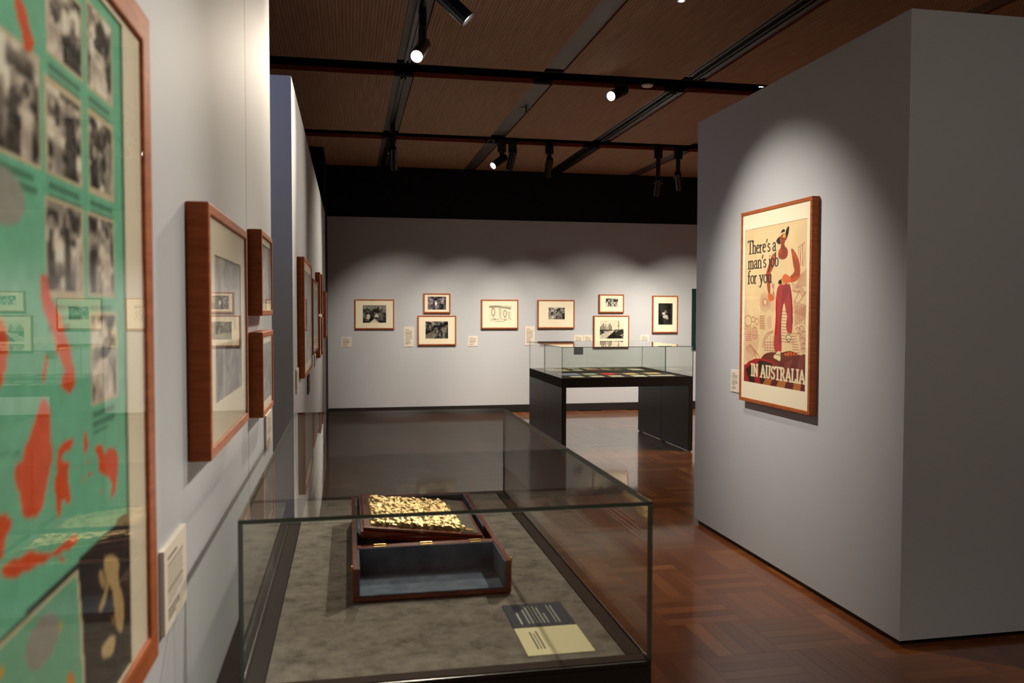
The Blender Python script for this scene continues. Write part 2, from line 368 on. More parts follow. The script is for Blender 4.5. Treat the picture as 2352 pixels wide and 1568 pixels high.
# floor: square blocks of five parquet planks, turned alternately
BL = 0.385; PW = BL / 5
floor = struct(obj('floor', MB().box(-4, 9, -4, 12.6, -0.06, -0.009), 'floor_joint'), 'polished brown parquet floor laid in a basket weave')
def plank_mesh():
    m = MB(); g = 0.00015; e = 0.0005; x0, x1, y0, y1 = -BL / 2 + g, BL / 2 - g, -PW / 2 + g, PW / 2 - g
    m.v = [(x0, y0, -.009), (x1, y0, -.009), (x1, y1, -.009), (x0, y1, -.009), (x0, y0, -e), (x1, y0, -e), (x1, y1, -e), (x0, y1, -e),
           (x0 + e, y0 + e, 0), (x1 - e, y0 + e, 0), (x1 - e, y1 - e, 0), (x0 + e, y1 - e, 0)]
    m.f = [(0, 1, 5, 4), (1, 2, 6, 5), (2, 3, 7, 6), (3, 0, 4, 7), (4, 5, 9, 8), (5, 6, 10, 9), (6, 7, 11, 10), (7, 4, 8, 11), (8, 9, 10, 11)]
    m.m = [0] * 9; return m
PM = plank_mesh()
planks = []
for i in range(-16, 19):
    for j in range(-20, 24):
        bx, by = 1.93 + i * BL, 3.415 + j * BL
        along_y = (i + j) % 2 == 1
        for k in range(5):
            cx, cy = (bx + (k + .5) * PW, by + BL / 2) if along_y else (bx + BL / 2, by + (k + .5) * PW)
            if not (-3.9 < cx < 8.9 and -3.9 < cy < 12.4): continue
            a = 0.0; p = proj((cx, cy, 0))
            if p and -60 < p[0] < 2400 and p[1] < 1600:
                hidden = (cx > XR - .03 and cy > YR1 - .03) or (cx < .62 and cy < 3.3) or (cx < XL and cy < 13) or (p[0] < 1510 and cy < 3.4)
                if not hidden: a = 1 / p[2] ** 3
            planks.append((a, cx, cy, along_y))
planks.sort(key=lambda t: -t[0])
shared = None
def set_grain(me, co):
    at_ = me.attributes.new('grain', 'FLOAT_VECTOR', 'POINT'); at_.data.foreach_set('vector', np.asarray(co, float).ravel())
for n, (a, cx, cy, ay) in enumerate(planks[:300]):
    if shared is None:
        o = obj('plank', PM, 'parquet', floor); shared = o.data; set_grain(shared, PM.v)
    else:
        o = bpy.data.objects.new('plank', shared); COL.objects.link(o); o.parent = floor
    o.location = (cx, cy, random.uniform(-.0003, 0)); o.rotation_euler = (random.uniform(-.0008, .0008), random.uniform(-.0003, .0003), PI / 2 if ay else 0)
m = MB(); gr = []
for (a, cx, cy, ay) in planks[300:]:
    dz = random.uniform(-.0003, 0); tx, ty = random.uniform(-.0003, .0003), random.uniform(-.0008, .0008)
    vs = [((cx - y, cy + x) if ay else (cx + x, cy + y)) + (z + dz + (x * tx + y * ty if z > -.005 else 0),) for x, y, z in PM.v]
    m.add(vs, PM.f); gr += PM.v
fo = obj('parquet_field', m, 'parquet', floor); set_grain(fo.data, gr); fo['kind'] = 'stuff'

# left walls
wl = struct(obj('wall_left', MB().box(-0.80, XL - .004, -4, 3.355, 0, HW), 'wall_paint'), 'pale grey exhibition wall on the left, lit by spotlights')
obj('wall_panel', MB().box(XL - .004, XL, -4, 2.5695, 0, HW), 'wall_paint', wl); obj('wall_panel', MB().box(XL - .004, XL + .0004, 2.5715, 3.358, 0, HW), 'wall_paint', wl)
struct(obj('wall_left_far', MB().box(-0.85, XL, 4.62, 11.02, 0.02, 2.80), 'wall_paint', bevel=0.002), 'second grey wall on the left beyond the gap')
struct(obj('baseboard_left_far', MB().box(-0.83, XL - .012, 4.64, 11.0, 0, 0.02), 'baseboard_black'))
struct(obj('wall_left_return', MB().box(-0.9, XL - .01, 11.06, 12.34, 0, ZC + .3), 'black_paint'), 'black corner of the room beyond the second left wall')
# right free-standing wall on a recessed black plinth
struct(obj('wall_right', MB().box(XR, XRB, YR1, YR2, 0.03, HW), 'wall_paint', bevel=0.003), 'free-standing grey wall on the right')
struct(obj('baseboard_right', MB().box(XR + .025, XRB - .025, YR1 + .03, YR2 - .025, 0, 0.03), 'baseboard_black'))
# far wall with black bulkhead above
struct(obj('wall_far', MB().box(XL - .004, 8.8, YF, YF + .028, 0, HW), 'wall_paint'), 'grey far wall hung with framed photographs')
struct(obj('wall_far_bulkhead', MB().box(-4, 9, YF + .029, YF + .2, 0, ZC + .36), 'black_paint'), 'black wall above the far grey wall')
struct(obj('baseboard_far', MB().box(XL, 8.8, YF - .018, YF, 0, 0.116), 'baseboard_black', bevel=.002), 'black skirting along the far wall')
# rest of the hall, out of the picture
struct(obj('wall_back', MB().box(-4, 9, -4.1, -4, 0, ZC + .36), 'dark_room'))
struct(obj('wall_side_left', MB().box(-4.1, -4, -4, 12.5, 0, ZC + .36), 'dark_room'))
struct(obj('wall_side_right', MB().box(9, 9.1, -4, 12.5, 0, ZC + .36), 'dark_room'))

# ceiling: timber panels hung below a black void
ceil = struct(obj('ceiling', MB().box(-4.1, 9.1, -4.1, 12.6, ZC + .35, ZC + .42), 'ceiling_void'), 'perforated timber panel ceiling with black slots')
SX = [(0.41 + 1.285 * k, 0.59 + 1.285 * k + (0.05 if k == 2 else 0)) for k in range(-4, 7)]
SY = [(7.19 + 2.8 * k, 7.58 + 2.8 * k) for k in range(-4, 2)]
xs = [-4.0] + [v for s_ in SX for v in s_] + [9.0]; ys = [-4.0] + [v for s_ in SY for v in s_] + [YF + .027]
TH = 0.045; cache = {}
for a in range(0, len(xs), 2):
    for b in range(0, len(ys), 2):
        w, l = xs[a + 1] - xs[a], ys[b + 1] - ys[b]
        if w < .05 or l < .05: continue
        key = (round(w, 3), round(l, 3))
        if key not in cache:
            q = obj('ceiling_panel', MB().box(0, w, 0, l, 0, TH, [0, 1, 1, 1, 1, 1]), ['ceiling_panel', 'panel_edge'], ceil, bevel=.0015, seg=1); cache[key] = q.data
        else:
            q = bpy.data.objects.new('ceiling_panel', cache[key]); COL.objects.link(q); q.parent = ceil
        q.location = (xs[a], ys[b], ZC)
for k, (x0, x1) in enumerate(SX):
    for b in range(0, len(ys), 2):
        if ys[b + 1] - ys[b] < .05: continue
        y0, y1 = ys[b] + .06, ys[b + 1] - .06 if b < len(ys) - 2 else ys[b + 1]
        three = (k == 6)
        obj('service_strip', MB().box(x0 + .004, x1 - .004, y0, y1, ZC + .012, ZC + .035), 'track_black' if three else 'strip_grey', ceil, bevel=.002)
        if k in (4, 6, 2):
            t = MB(); c = (x0 + x1) / 2; t.box(c - .024, c - .010, y0, y1, ZC - .012, ZC + .012); t.box(c + .010, c + .024, y0, y1, ZC - .012, ZC + .012); t.box(c - .012, c + .012, y0, y1, ZC + .004, ZC + .0125)
            o = obj('lighting_track', t, 'track_black', ceil)
            r_ = MB(); r_.box(c - .026, c - .0242, y0, y1, ZC - .011, ZC - .005)
            if three: r_.box(c + .05, c + .062, y0, y1, ZC + .004, ZC + .0121); r_.box(c - .075, c - .066, y0, y1, ZC + .004, ZC + .0121)
            obj('track_rail', r_, 'track_metal', o)
for (y0, y1) in SY[3:]:
    c = (y0 + y1) / 2 - .03
    t = MB(); t.box(-4, 9, c - .03, c + .03, ZC + .05, ZC + .09); obj('lighting_track', t, 'ceiling_void', ceil)

# ================================================================== lamps
def L(px, py, Z): return at(px, py, Z=Z)
warm = (1.0, 0.86, 0.68); farc = (1.0, 0.88, 0.72); neutral = (1.0, 0.9, 0.76)
ZS = ZC + .05
def lamp(label, px, py, tr, aim, *k, **kw):
    # tr: the track's Y (cross slots) or X (strips); the lens is found on its line of sight so that the pivot hangs under the track
    X = kw.get('along') != 'X'; v = tr
    for _ in range(30):
        p = at(px, py, X=v) if X else at(px, py, Y=v)
        d = (Vector(aim) - p).normalized() * kw.get('L', .30) * .72; off_ = (p.x - d.x if X else p.y - d.y) - tr; v -= off_ * .7
    return spotlight(label, p, aim, *k, **kw)
T1, T2 = (SY[4][0] + SY[4][1]) / 2 - .03, (SY[5][0] + SY[5][1]) / 2 - .03
lamp('black spotlight at the top edge aimed right towards the large poster', 1075, 46, .52, (2.47, 4.45, 1.50), 265, 55, 1.0, neutral)
lamp('black spotlight with glowing round lens on the leftmost ceiling strip', 957, 130, .52, (-.29, 3.4, 1.65), 340, 54, 1.0, warm)
lamp('black spotlight with lit lens beside the white ceiling disc', 1403, 221, T1, (-.29, 4.6, 1.9), 300, 50, 1.0, warm, z_top=ZS, along='X')
lamp('black spotlight with lit lens, leftmost of the trio before the black bulkhead', 1132, 381, T2, (-.29, 8.6, 1.7), 260, 60, 1.0, warm, z_top=ZS, along='X', L=.26, drop=.2)
FP, FA_, FB_ = 255, 54, 1.0
lamp('black spotlight tilted left, middle of the trio before the black bulkhead', 1170, 387, T2, (1.7, YF, .8), FP, FA_, FB_, farc, z_top=ZS, along='X', L=.26, drop=.2)
lamp('black spotlight hanging steeply, rightmost of the trio before the black bulkhead', 1258, 405, T2, (2.65, YF, .8), FP, FA_, FB_, farc, z_top=ZS, along='X', L=.26, drop=.2)
lamp('dark spotlight at the far end of the leftmost ceiling strip', 904, 387, .50, (.78, YF, .8), FP * .95, FA_, FB_, farc)
lamp('lower of the two dark spotlights beside the right wall', 1508, 448, T2, (4.4, YF, .75), FP, FA_ + 4, FB_, farc, z_top=ZS, along='X', L=.26, drop=.2)
lamp('upper of the two dark spotlights, nearest the right wall', 1560, 434, T2, (5.4, YF, .8), FP, FA_ + 4, FB_, farc, z_top=ZS, along='X', L=.26, drop=.2)
# off-frame spotlights, some inferred from lit patches and shadows, others added as fill
OFF = 'track spotlights outside the picture'
def off(label, p, aim, power, angle, blend=1.0, col=neutral): return spotlight(label, p, aim, power, angle, blend, col, group=OFF)
off('added unseen spotlight behind the right wall, aimed at the far wall', (4.7, 9.9, 3.33), (3.55, YF, .8), FP, FA_, FB_, farc)  # extra unseen lamp, fills the gap between the far wall's pools of light
off('black spotlight above the near left wall end', (-0.09, 3.22, 3.36), (XL, 3.38, 2.45), 30, 36, 1.0, warm)
off('black spotlight above and beyond the near display case', (1.85, 4.15, 3.36), (0.2, 2.3, 0.9), 200, 44)
off('second black spotlight above and beyond the near display case', (1.85, 3.55, 3.36), (0.2, 2.3, 0.9), 60, 46)
off('added unseen spotlight aimed at the green map poster', (1.78, 1.9, 3.36), (XL, 0.85, 1.4), 215, 50)  # added off-frame to brighten the poster and the wall around it
off('added cool spotlight, unseen in the gap behind the near left wall', (-1.6, 3.6, 3.36), (-.5, 4.62, 2.75), 34, 64, 1.0, (0.5, 0.58, 1.0))  # invented fixture that supplies the bluish light on the second wall's end
off('added fill spotlight lighting the floor behind the viewer', (1.8, -1.2, 3.36), (1.9, -.4, 0), 260, 96)  # added ambient fill, bounced off the floor towards the ceiling
off('added fill spotlight behind the viewer aimed at the end of the right wall', (2.3, -1.4, 3.36), (2.95, 3.34, 1.4), 95, 64)  # added to lift the otherwise dark end face
off('added unseen spotlight lighting the floor beside the right wall', (1.3, 4.35, 3.36), (1.5, 5.5, 0), 130, 84)  # added above the frame to brighten the parquet
off('added unseen spotlight behind the right wall lighting the double case', (4.35, 8.3, 3.36), (2.95, 9.2, 0.83), 380, 46)  # added out of view so the papers read brightly
off('added fill spotlight lighting the hall right of the wall', (6.0, 7.0, 3.36), (5.6, 8.5, 0), 600, 110)  # added ambient fill for bounce light around the hall

# small things on the ceiling
dp = at(1487, 199, Z=ZC - .005); t = empty('smoke_detector', (dp.x, dp.y, ZC - .005)); tag(t, 'small round pale detector disc in the black ceiling slot', 'detector')
obj('cap', MB().cyl((0, 0, .012), (0, 0, 0), .058, .045, 24), 'white_plastic', t, smooth=True); obj('mounting_stem', MB().cyl((0, 0, .012), (0, 0, .30), .03, n=16), 'track_black', t)
dp = at(1208, 243, Z=ZC + .012); t = empty('sprinkler_head', (dp.x, dp.y, ZC + .012)); tag(t, 'black sprinkler head on the middle grey ceiling strip', 'sprinkler')
obj('escutcheon', MB().cyl((0, 0, 0), (0, 0, -.008), .03, .024, 16), 'track_black', t); obj('stem', MB().cyl((0, 0, -.008), (0, 0, -.07), .008, n=10), 'track_black', t)
m = MB(); [m.box(-.004 if k else -.03, .004 if k else .03, -.03 if k else -.004, .03 if k else .004, -.074, -.07) for k in (0, 1)]; obj('deflector', m, 'track_black', t)
dp = at(1202, 248, Z=ZC + .012); t = empty('sensor_plate', (dp.x, dp.y, ZC + .012)); tag(t, 'grey sensor plate with green light beside the sprinkler', 'sensor')
obj('plate', MB().box(-.04, .04, -.03, .03, -.006, 0), 'strip_grey', t, bevel=.002); obj('indicator_light', MB().cyl((0.015, -.01, -.006), (0.015, -.01, -.009), .004, n=10), 'led_green', t)
dp = at(1128, 321, Z=ZC + .012); t = empty('ceiling_sensor', (dp.x, dp.y, ZC + .012)); tag(t, 'round grey sensor near the far end of the middle ceiling strip', 'sensor')
obj('ring', MB().cyl((0, 0, 0), (0, 0, -.02), .055, .05, 20), 'strip_grey', t, smooth=True); obj('dome', MB().cyl((0, 0, -.02), (0, 0, -.035), .035, .02, 20), 'lens_dark', t, smooth=True)
dp = at(1565, 1, Z=ZC); t = empty('recessed_downlight', (dp.x, dp.y, ZC)); tag(t, 'tiny bright recessed downlight at the top of the picture', 'downlight')
obj('trim_ring', MB().cyl((0, 0, 0), (0, 0, -.004), .03, .028, 20), 'chrome', t); obj('bulb', MB().cyl((0, 0, -.004), (0, 0, -.006), .018, .016, 16), 'lens_lit', t)
dp = at(1748, 200, Z=ZC + .1); t = empty('slot_lamp', (dp.x, dp.y, ZC + .1)); tag(t, 'tiny white lamp glimpsed in the slot above the right wall', 'lamp')
obj('housing', MB().box(-.03, .03, -.012, .012, .003, .03), 'track_black', t); obj('diffuser', MB().box(-.02, .02, -.006, .006, 0, .003), 'lens_lit', t)

# ================================================================== framed works
FAR, RIGHT, LEFT = 0.0, -PI / 2, PI / 2
def framed(label, O, rz, w, h, d, fw, win, draw, res, group, cat='picture', glass=True, name='framed_picture', mount='mount_board'):
    """O: lower left corner on the wall; win: (left, right, bottom, top) margins of the print inside the frame; draw(canvas) paints it"""
    t = empty(name, O, rz); tag(t, label, cat, group)
    fr = MB(); fr.ring(w, h, fw, -d, 0); obj('frame', fr, 'frame_wood', t, bevel=min(.003, fw * .2))
    obj('backing_board', MB().box(fw * .6, w - fw * .6, -.006, -.002, fw * .6, h - fw * .6), 'card_edge', t)
    yp = -d + .0075
    iw, ih = w - 2 * fw, h - 2 * fw; l, r, b, tp = win
    c = Canvas(iw - l - r + .008, ih - b - tp + .008, res[0], res[1], (128, 128, 128)); draw(c)
    c.mesh('print', t, yp, fw + l - .004, fw + b - .004)
    if max(win) > .003: obj('mount', MB().ring(iw + .006, ih + .006, (l + .003, r + .003, b + .003, tp + .003), yp - .0025, yp - .0003, 0, fw - .003, fw - .003), mount, t)
    if glass: obj('glazing', MB().box(fw - .003, w - fw + .003, -d + .002, -d + .0045, fw - .003, h - fw + .003), 'glazing', t)
    return t
def card(label, O, rz, w, h, draw, res=(24, 24), th=.006, edge='card_edge', group='caption cards on the walls', base=(226, 217, 203), name='caption_card'):
    t = empty(name, O, rz); tag(t, label, 'caption card' if name == 'caption_card' else 'text panel', group)
    obj('board', MB().box(0, w, -th, 0, 0, h), edge, t)
    c = Canvas(w - .001, h - .001, res[0], res[1], base); draw(c); c.mesh('print', t, -th - .0004, .0005, .0005); return t
def far_rect(x0, y0, x1, y1, d):
    a = at(x0, y1, Y=YF - d); b = at(x1, y0, Y=YF - d); return Vector((a.x, YF, a.z)), b.x - a.x, b.z - a.z
GF = 'framed photographs on the far wall'
def far_pic(label, r, win_px, draw, res=(64, 46)):
    O, w, h = far_rect(*r, .036); k = w / (r[2] - r[0]); fw = .019
    win = tuple(v * k for v in win_px)
    return framed(label, O, FAR, w, h, .036, fw, win, draw, res, GF)
def village(c):
    c.photo(0, 0, c.w, c.h, 3, .08, .6, 6, 6, sky=.22); c.poly([(c.w * .28, 0), (c.w * .5, c.h * .25), (c.w * .7, 0)], (225, 215, 195)); c.ell(c.w * .24, c.h * .35, c.w * .08, c.h * .16, (210, 205, 190)); c.poly([(c.w * .48, c.h * .35), (c.w * .58, c.h * .52), (c.w * .7, c.h * .32)], (225, 220, 205))
    c.poly([(c.w * .55, c.h * .55), (c.w * .65, c.h * .98), (c.w * .72, c.h * .6)], (40, 38, 34)); c.grain(.3)
def street(c): c.photo(0, 0, c.w, c.h, 5, .1, .7, 5, 4, figures=5, tint=(.95, .9, .97)); c.rect(0, 0, c.w * .2, c.h, (150, 140, 150), .6); c.ell(c.w * .45, c.h * .5, c.w * .07, c.h * .2, (225, 220, 225)); c.grain(.3)
def workshop(c):
    c.photo(0, 0, c.w, c.h, 8, .06, .62, 9, 7, figures=8); c.poly([(0, 0), (c.w * .35, 0), (c.w * .62, c.h * .3), (c.w * .75, 0), (c.w * .9, 0), (c.w * .3, c.h * .42), (0, c.h * .2)], (150, 145, 135), .7); c.grain(.3)
def drawing(c):
    c.c[:] = np.array((240, 230, 205)) / 255; k = (95, 90, 85); w = c.w; h = c.h
    for (x, y, rx, ry) in ((.2, .6, .1, .28), (.5, .64, .06, .2), (.72, .5, .09, .24), (.9, .5, .05, .14)):
        c.ell(w * x, h * y, w * rx, h * ry, k, .9, .3); c.ell(w * x, h * y, w * rx * .75, h * ry * .78, (238, 228, 204), 1, .3)
        c.line([(w * (x - .03), h * (y + .03)), (w * (x - .02), h * (y + .03))], w * .006, k); c.line([(w * (x + .02), h * (y + .03)), (w * (x + .03), h * (y + .03))], w * .006, k)
        c.line([(w * x, h * (y - ry)), (w * (x - .05), h * .15)], w * .006, k); c.line([(w * x, h * (y - ry)), (w * (x + .07), h * .15)], w * .006, k)
    R = np.random.default_rng(2)
    for _ in range(46):
        x = R.uniform(.02, .98); y = R.choice([R.uniform(.1, .2), R.uniform(.82, .96)]); c.line([(w * x, h * y), (w * (x + R.uniform(.02, .1)), h * (y + R.uniform(-.04, .04)))], w * .007, k, a=.7)
    c.line([(w * .02, h * .9), (w * .3, h * .93), (w * .6, h * .88), (w * .98, h * .8)], w * .035, (150, 144, 134)); c.lines(w * .28, h * .05, w * .7, 1, .01, .008, k, 1, .8, 1)
def group_scene(c): c.photo(0, 0, c.w, c.h, 12, .05, .8, 5, 4, figures=4); c.grain(.3)
def crowd(c): c.photo(0, 0, c.w, c.h, 15, .05, .9, 7, 4, figures=7); c.rect(0, 0, c.w, c.h * .14, (225, 218, 205)); c.grain(.25)
def wharf(c):
    w, h = c.w, c.h; c.c[:] = np.array((232, 222, 200)) / 255
    c.rect(0, 0, w, h * .5, (96, 90, 82)); c.photo(0, h * .05, w, h * .42, 21, .15, .7, 8, 4); c.poly([(0, 0), (w * .25, 0), (w * .55, h * .36), (w * .62, h * .5), (w * .45, h * .46), (0, h * .2)], (200, 192, 176)); c.poly([(w * .3, 0), (w * .6, h * .4), (w, 0)], (30, 28, 26)); c.poly([(w * .58, h * .3), (w * .95, h * .55), (w, h * .3), (w * .75, h * .12)], (50, 48, 44))
    for k in range(9): x = .03 + .055 * k; c.rect(w * x, h * .42, w * (x + .03), h * (.6 + .22 * ((k * 7) % 5) / 5), (28, 26, 24)); c.ell(w * (x + .015), h * (.63 + .22 * ((k * 7) % 5) / 5), w * .017, h * .05, (40, 36, 32))
    c.rect(w * .775, h * .4, w * .79, h * .98, (40, 36, 32)); c.rect(w * .7, h * .7, w * .87, h * .72, (90, 84, 76)); c.grain(.2)
def night(c):
    c.c[:] = np.array((38, 33, 28)) / 255; w, h = c.w, c.h; c.photo(0, 0, w, h, 31, .08, .2, 4, 5)
    c.ell(w * .5, h * .38, w * .2, h * .09, (190, 185, 180)); c.ell(w * .5, h * .6, w * .08, h * .07, (140, 120, 100)); c.ell(w * .38, h * .52, w * .12, h * .06, (210, 205, 200)); c.ell(w * .62, h * .3, w * .1, h * .05, (170, 165, 160)); c.rect(w * .9, 0, w * .93, h, (80, 70, 60))
far_pic('wood-framed photograph of a village road, leftmost on the far wall', (814.3, 687.5, 905.3, 756), (16, 15.5, 12, 10.5), village)
far_pic('small wood-framed street photograph above the workshop photograph', (972.7, 673.8, 1034.4, 718.8), (7, 7, 5, 4.5), street)
far_pic('wood-framed photograph of a busy workshop under the small street photograph', (959.4, 724.6, 1047.6, 793), (15, 15.5, 12.5, 10.5), workshop)
far_pic('wood-framed ink drawing of cartoon figures on the far wall', (1105.3, 688, 1190.8, 755), (15, 14, 13, 10.5), drawing, (110, 76))
far_pic('wood-framed landscape mount holding a small group photograph, between drawing and stacked pair', (1235, 688.7, 1320, 754), (22, 20, 17.5, 14.5), group_scene)
far_pic('small wood-framed crowd photograph above the wharf photograph', (1376, 676, 1433.5, 718), (12.5, 11, 9, 6.5), crowd)
far_pic('wood-framed photograph of men at a wharf behind the double glass case', (1363.4, 724.6, 1445.6, 798), (11.5, 10, 17, 8.5), wharf, (90, 66))
far_pic('upright wood-framed photograph of a dark interior, rightmost on the far wall', (1498.6, 679, 1557.8, 764.5), (11, 10, 15.5, 14), night, (48, 70))
GC = 'caption cards on the far wall'
def cap(n, u0=.14, n2=3):
    def f(c):
        c.rect(c.w * u0, c.h * .84, c.w * .55, c.h * .87, (120, 112, 100)); c.lines(c.w * u0, c.h * .78, c.w * .84, n, c.h * .5 / n, c.h * .28 / n, (150, 140, 126), 3, .8)
        c.lines(c.w * u0, c.h * .24, c.w * .7, n2, c.h * .05, c.h * .03, (110, 102, 92), 4, .9)
    return f
def far_card(label, r, draw=None, **k):
    O, w, h = far_rect(*r, .006); return card(label, O, FAR, w, h, draw or cap(7), (28, 40), group=GC, **k)
far_card('small white caption card below and left of the village photograph', (784, 773.5, 807.5, 796.6))
far_card('tall white caption card left of the workshop photograph', (928, 749.7, 951, 796), cap(9))
far_card('small white caption card below and left of the ink drawing', (1075, 771.6, 1097, 794.5))
far_card('tall white caption card right of the ink drawing', (1206, 749, 1228, 792.5), cap(9))
far_card('white caption card left of the wharf photograph, above the dark card', (1318.5, 769.5, 1339.8, 794))
far_card('white caption card touching the left side of the wharf frame', (1340.6, 769.5, 1361, 794))
far_card('small dark grey card seen through the double glass case', (1318.5, 796, 1339.5, 813.5), lambda c: c.grain(.1), base=(70, 72, 76), edge='dark_card_edge')
far_card('small white caption card below and left of the dark interior photograph', (1471, 769, 1491, 793))
O, w, h = far_rect(1589, 663.5, 1680, 803.7, .02)
def panel7(c):
    for k in range(26):
        if k in (7, 8, 16): continue
        v = c.h * (.90 - .033 * k); R = np.random.default_rng(k)
        for q in range(11): c.rect(c.w * (.10 + .078 * q), v, c.w * (.10 + .078 * q + R.uniform(.04, .065)), v + c.h * .014, (215, 215, 205))
    c.rect(c.w * .1, c.h * .935, c.w * .5, c.h * .965, (225, 225, 215))
card('dark green text panel with white lettering, half hidden by the right wall', O - Vector((0, .002, 0)), FAR, w, h, panel7, (120, 170), .02, 'dark_card_edge', None, (26, 48, 48), 'text_panel')
# ---------------- left wall works
GL = 'framed works on the left walls'
DL = 0.042
def left_rect(x0, y0t, y0b, x1, d=DL, X=XL):
    """front-face pixels: near edge x0 with its top and bottom y, far edge x1"""
    a = at(x0, y0t, X=X + d); b = at(x0, y0b, X=X + d); c = at(x1, 720, X=X + d)
    return Vector((X, a.y, b.z)), c.y - a.y, a.z - b.z
# green map poster, nearest the viewer
a = at(339, 38, X=XL + DL); b = at(370, 1497, X=XL + DL); yr = (a.y + b.y) / 2; z1, z0 = a.z, b.z
wP, hP = 1.02, z1 - z0; OP = Vector((XL, yr - wP, z0)); FW = at(339, 700, X=XL + DL).y - at(321.5, 700, X=XL + DL).y
XP = XL + DL - .0075
pe = at(285, 700, X=XP).y; pt = at(270, 52, X=XP).z; pb = at(306, 1509, X=XP).z
mr = (yr - FW) - pe; mt = (z1 - FW) - pt; mb_ = pb - (z0 + FW)
PU0 = OP.y + FW + mr - .004; PV0 = z0 + FW + mb_ - .004       # lower left of the printed sheet
def PX(px, py): q = at(px, py, X=XP); return (q.y - PU0, q.z - PV0)
Z1 = lambda x, y: PX(x / 1.96, y / 1.96)
Z2 = lambda x, y: PX(x / 1.96, 768 + y / 1.96)
def mappos(c):
    green = (124, 206, 170); c.c[:] = np.array(green) / 255; OR = (236, 92, 44); cream = (222, 206, 170); R = np.random.default_rng(4)
    gx = c.w * .45
    c.rect(gx * .1, c.h * .12, gx * .85, c.h * .9, (132, 178, 150), .5)
    def ph(tl, br, seed, fig=2):
        u0, v1 = tl; u1, v0 = br
        c.rect(u0 - .004, v0 - .004, u1 + .004, v1 + .004, cream); c.photo(u0, v0, u1, v1, seed, .06, 1.05, 3, 4, tint=(1, .95, .88), figures=fig)
        c.lines(u0, v0 - .012, u1, 3, .009, .005, (70, 120, 96), seed, .7)
    for i, (tl, br) in enumerate([((107, -70), (188, 178)), ((200, 8), (256, 237)), ((-60, 20), (90, 378)), ((106, 184), (187, 423)), ((203, 258), (259, 455)), ((106, 457), (190, 674)), ((203, 492), (261, 677)), ((209, 728), (268, 904))]):
        ph(PX(*tl), PX(*br), 40 + i, [2, 1, 3, 2, 2, 3, 2, 1][i])
    c.ell(*PX(8, 450), PX(60, 450)[0] - PX(8, 450)[0], PX(8, 380)[1] - PX(8, 450)[1], (168, 170, 160), 1, .1)
    P = lambda f, pts, col, a=1: c.smooth_poly([f(*q) for q in pts], col, a, 2)
    P(PX, [(30, -30), (58, 15), (66, 60), (80, 95), (72, 124), (57, 120), (52, 80), (40, 45)], OR)
    P(Z2, [(195, 275), (232, 340), (225, 480), (242, 530), (220, 640), (205, 720), (185, 805), (140, 832), (100, 822), (90, 720), (65, 660), (60, 600), (105, 560), (108, 510), (140, 450), (160, 380), (180, 320)], OR)
    P(Z2, [(262, 500), (332, 460), (327, 512), (280, 535), (278, 578), (318, 566), (302, 640), (322, 740), (305, 780), (280, 720), (276, 815), (256, 825), (254, 740), (238, 700), (255, 620), (258, 560)], OR)
    P(Z2, [(385, 415), (398, 490), (386, 555), (373, 500)], OR)
    P(Z2, [(418, 508), (462, 492), (470, 545), (490, 505), (532, 520), (532, 600), (522, 700), (498, 760), (505, 650), (468, 632), (438, 612), (450, 560)], OR)
    for (x, y, r) in ((405, 628, 16), (345, 600, 8), (375, 655, 10), (392, 575, 8), (458, 705, 7), (280, 1012, 14)): P(Z2, [(x - r, y), (x, y - r), (x + r, y), (x, y + r)], OR)
    P(Z1, [(183, 1225), (206, 1232), (226, 1330), (278, 1430), (288, 1490), (312, 1560), (300, 1600), (255, 1575), (240, 1500), (205, 1430), (180, 1320)], OR)
    P(Z2, [(250, 0), (310, 15), (322, 110), (342, 180), (326, 272), (278, 242), (272, 190), (300, 170), (270, 112), (246, 60)], OR)
    P(Z2, [(205, 90), (220, 100), (205, 200), (190, 230), (195, 150)], OR)
    P(Z1, [(-60, 1400), (12, 1430), (30, 1480), (38, 1560), (30, 1650), (0, 1760), (-60, 1800)], OR)
    P(Z2, [(0, 1070), (30, 1015), (90, 1008), (130, 965), (180, 985), (230, 985), (270, 955), (310, 925), (345, 895), (352, 930), (320, 960), (260, 990), (200, 1022), (150, 1052), (90, 1082), (50, 1102), (15, 1095)], OR)
    P(Z2, [(-40, 830), (20, 795), (64, 850), (24, 900), (18, 1000), (-40, 1060)], OR)
    for k in range(6): P(PX, [(-250 + 30 * k, 300 + 60 * k), (-200 + 30 * k, 280 + 70 * k), (-180 + 28 * k, 360 + 80 * k), (-240 + 30 * k, 390 + 70 * k)], OR)
    # dark photograph along the bottom with a smaller map over it
    c.poly([Z2(*q) for q in [(-900, 2260), (0, 1370), (560, 808), (640, 808), (640, 1800), (-900, 2600)]], (52, 46, 46)); c.grain(.06, 60, 60)
    c.poly([Z2(*q) for q in [(-500, 1890), (352, 1058), (372, 1320), (392, 1800), (-500, 2600)]], (226, 218, 180))
    c.poly([Z2(*q) for q in [(-500, 1912), (343, 1078), (362, 1325), (380, 1800), (-500, 2600)]], (124, 190, 156))
    P(Z2, [(110, 1420), (160, 1290), (235, 1235), (275, 1300), (250, 1420), (170, 1520), (120, 1500)], (160, 160, 152)); P(Z2, [(0, 1480), (20, 1500), (10, 1560), (-20, 1560)], (214, 170, 60)); P(Z2, [(300, 1530), (330, 1510), (340, 1600), (300, 1620)], (226, 150, 60)); P(Z2, [(262, 1290), (285, 1300), (270, 1360)], (190, 190, 90))
    sk = (206, 176, 124)
    P(Z2, [(470, 985), (540, 1000), (528, 1100), (562, 1200), (552, 1350), (522, 1330), (512, 1180), (492, 1105), (468, 1240), (440, 1255), (458, 1190), (484, 1120), (468, 1060)], sk); P(Z2, [(440, 1080), (462, 1050), (478, 1130), (462, 1150)], (190, 160, 110))
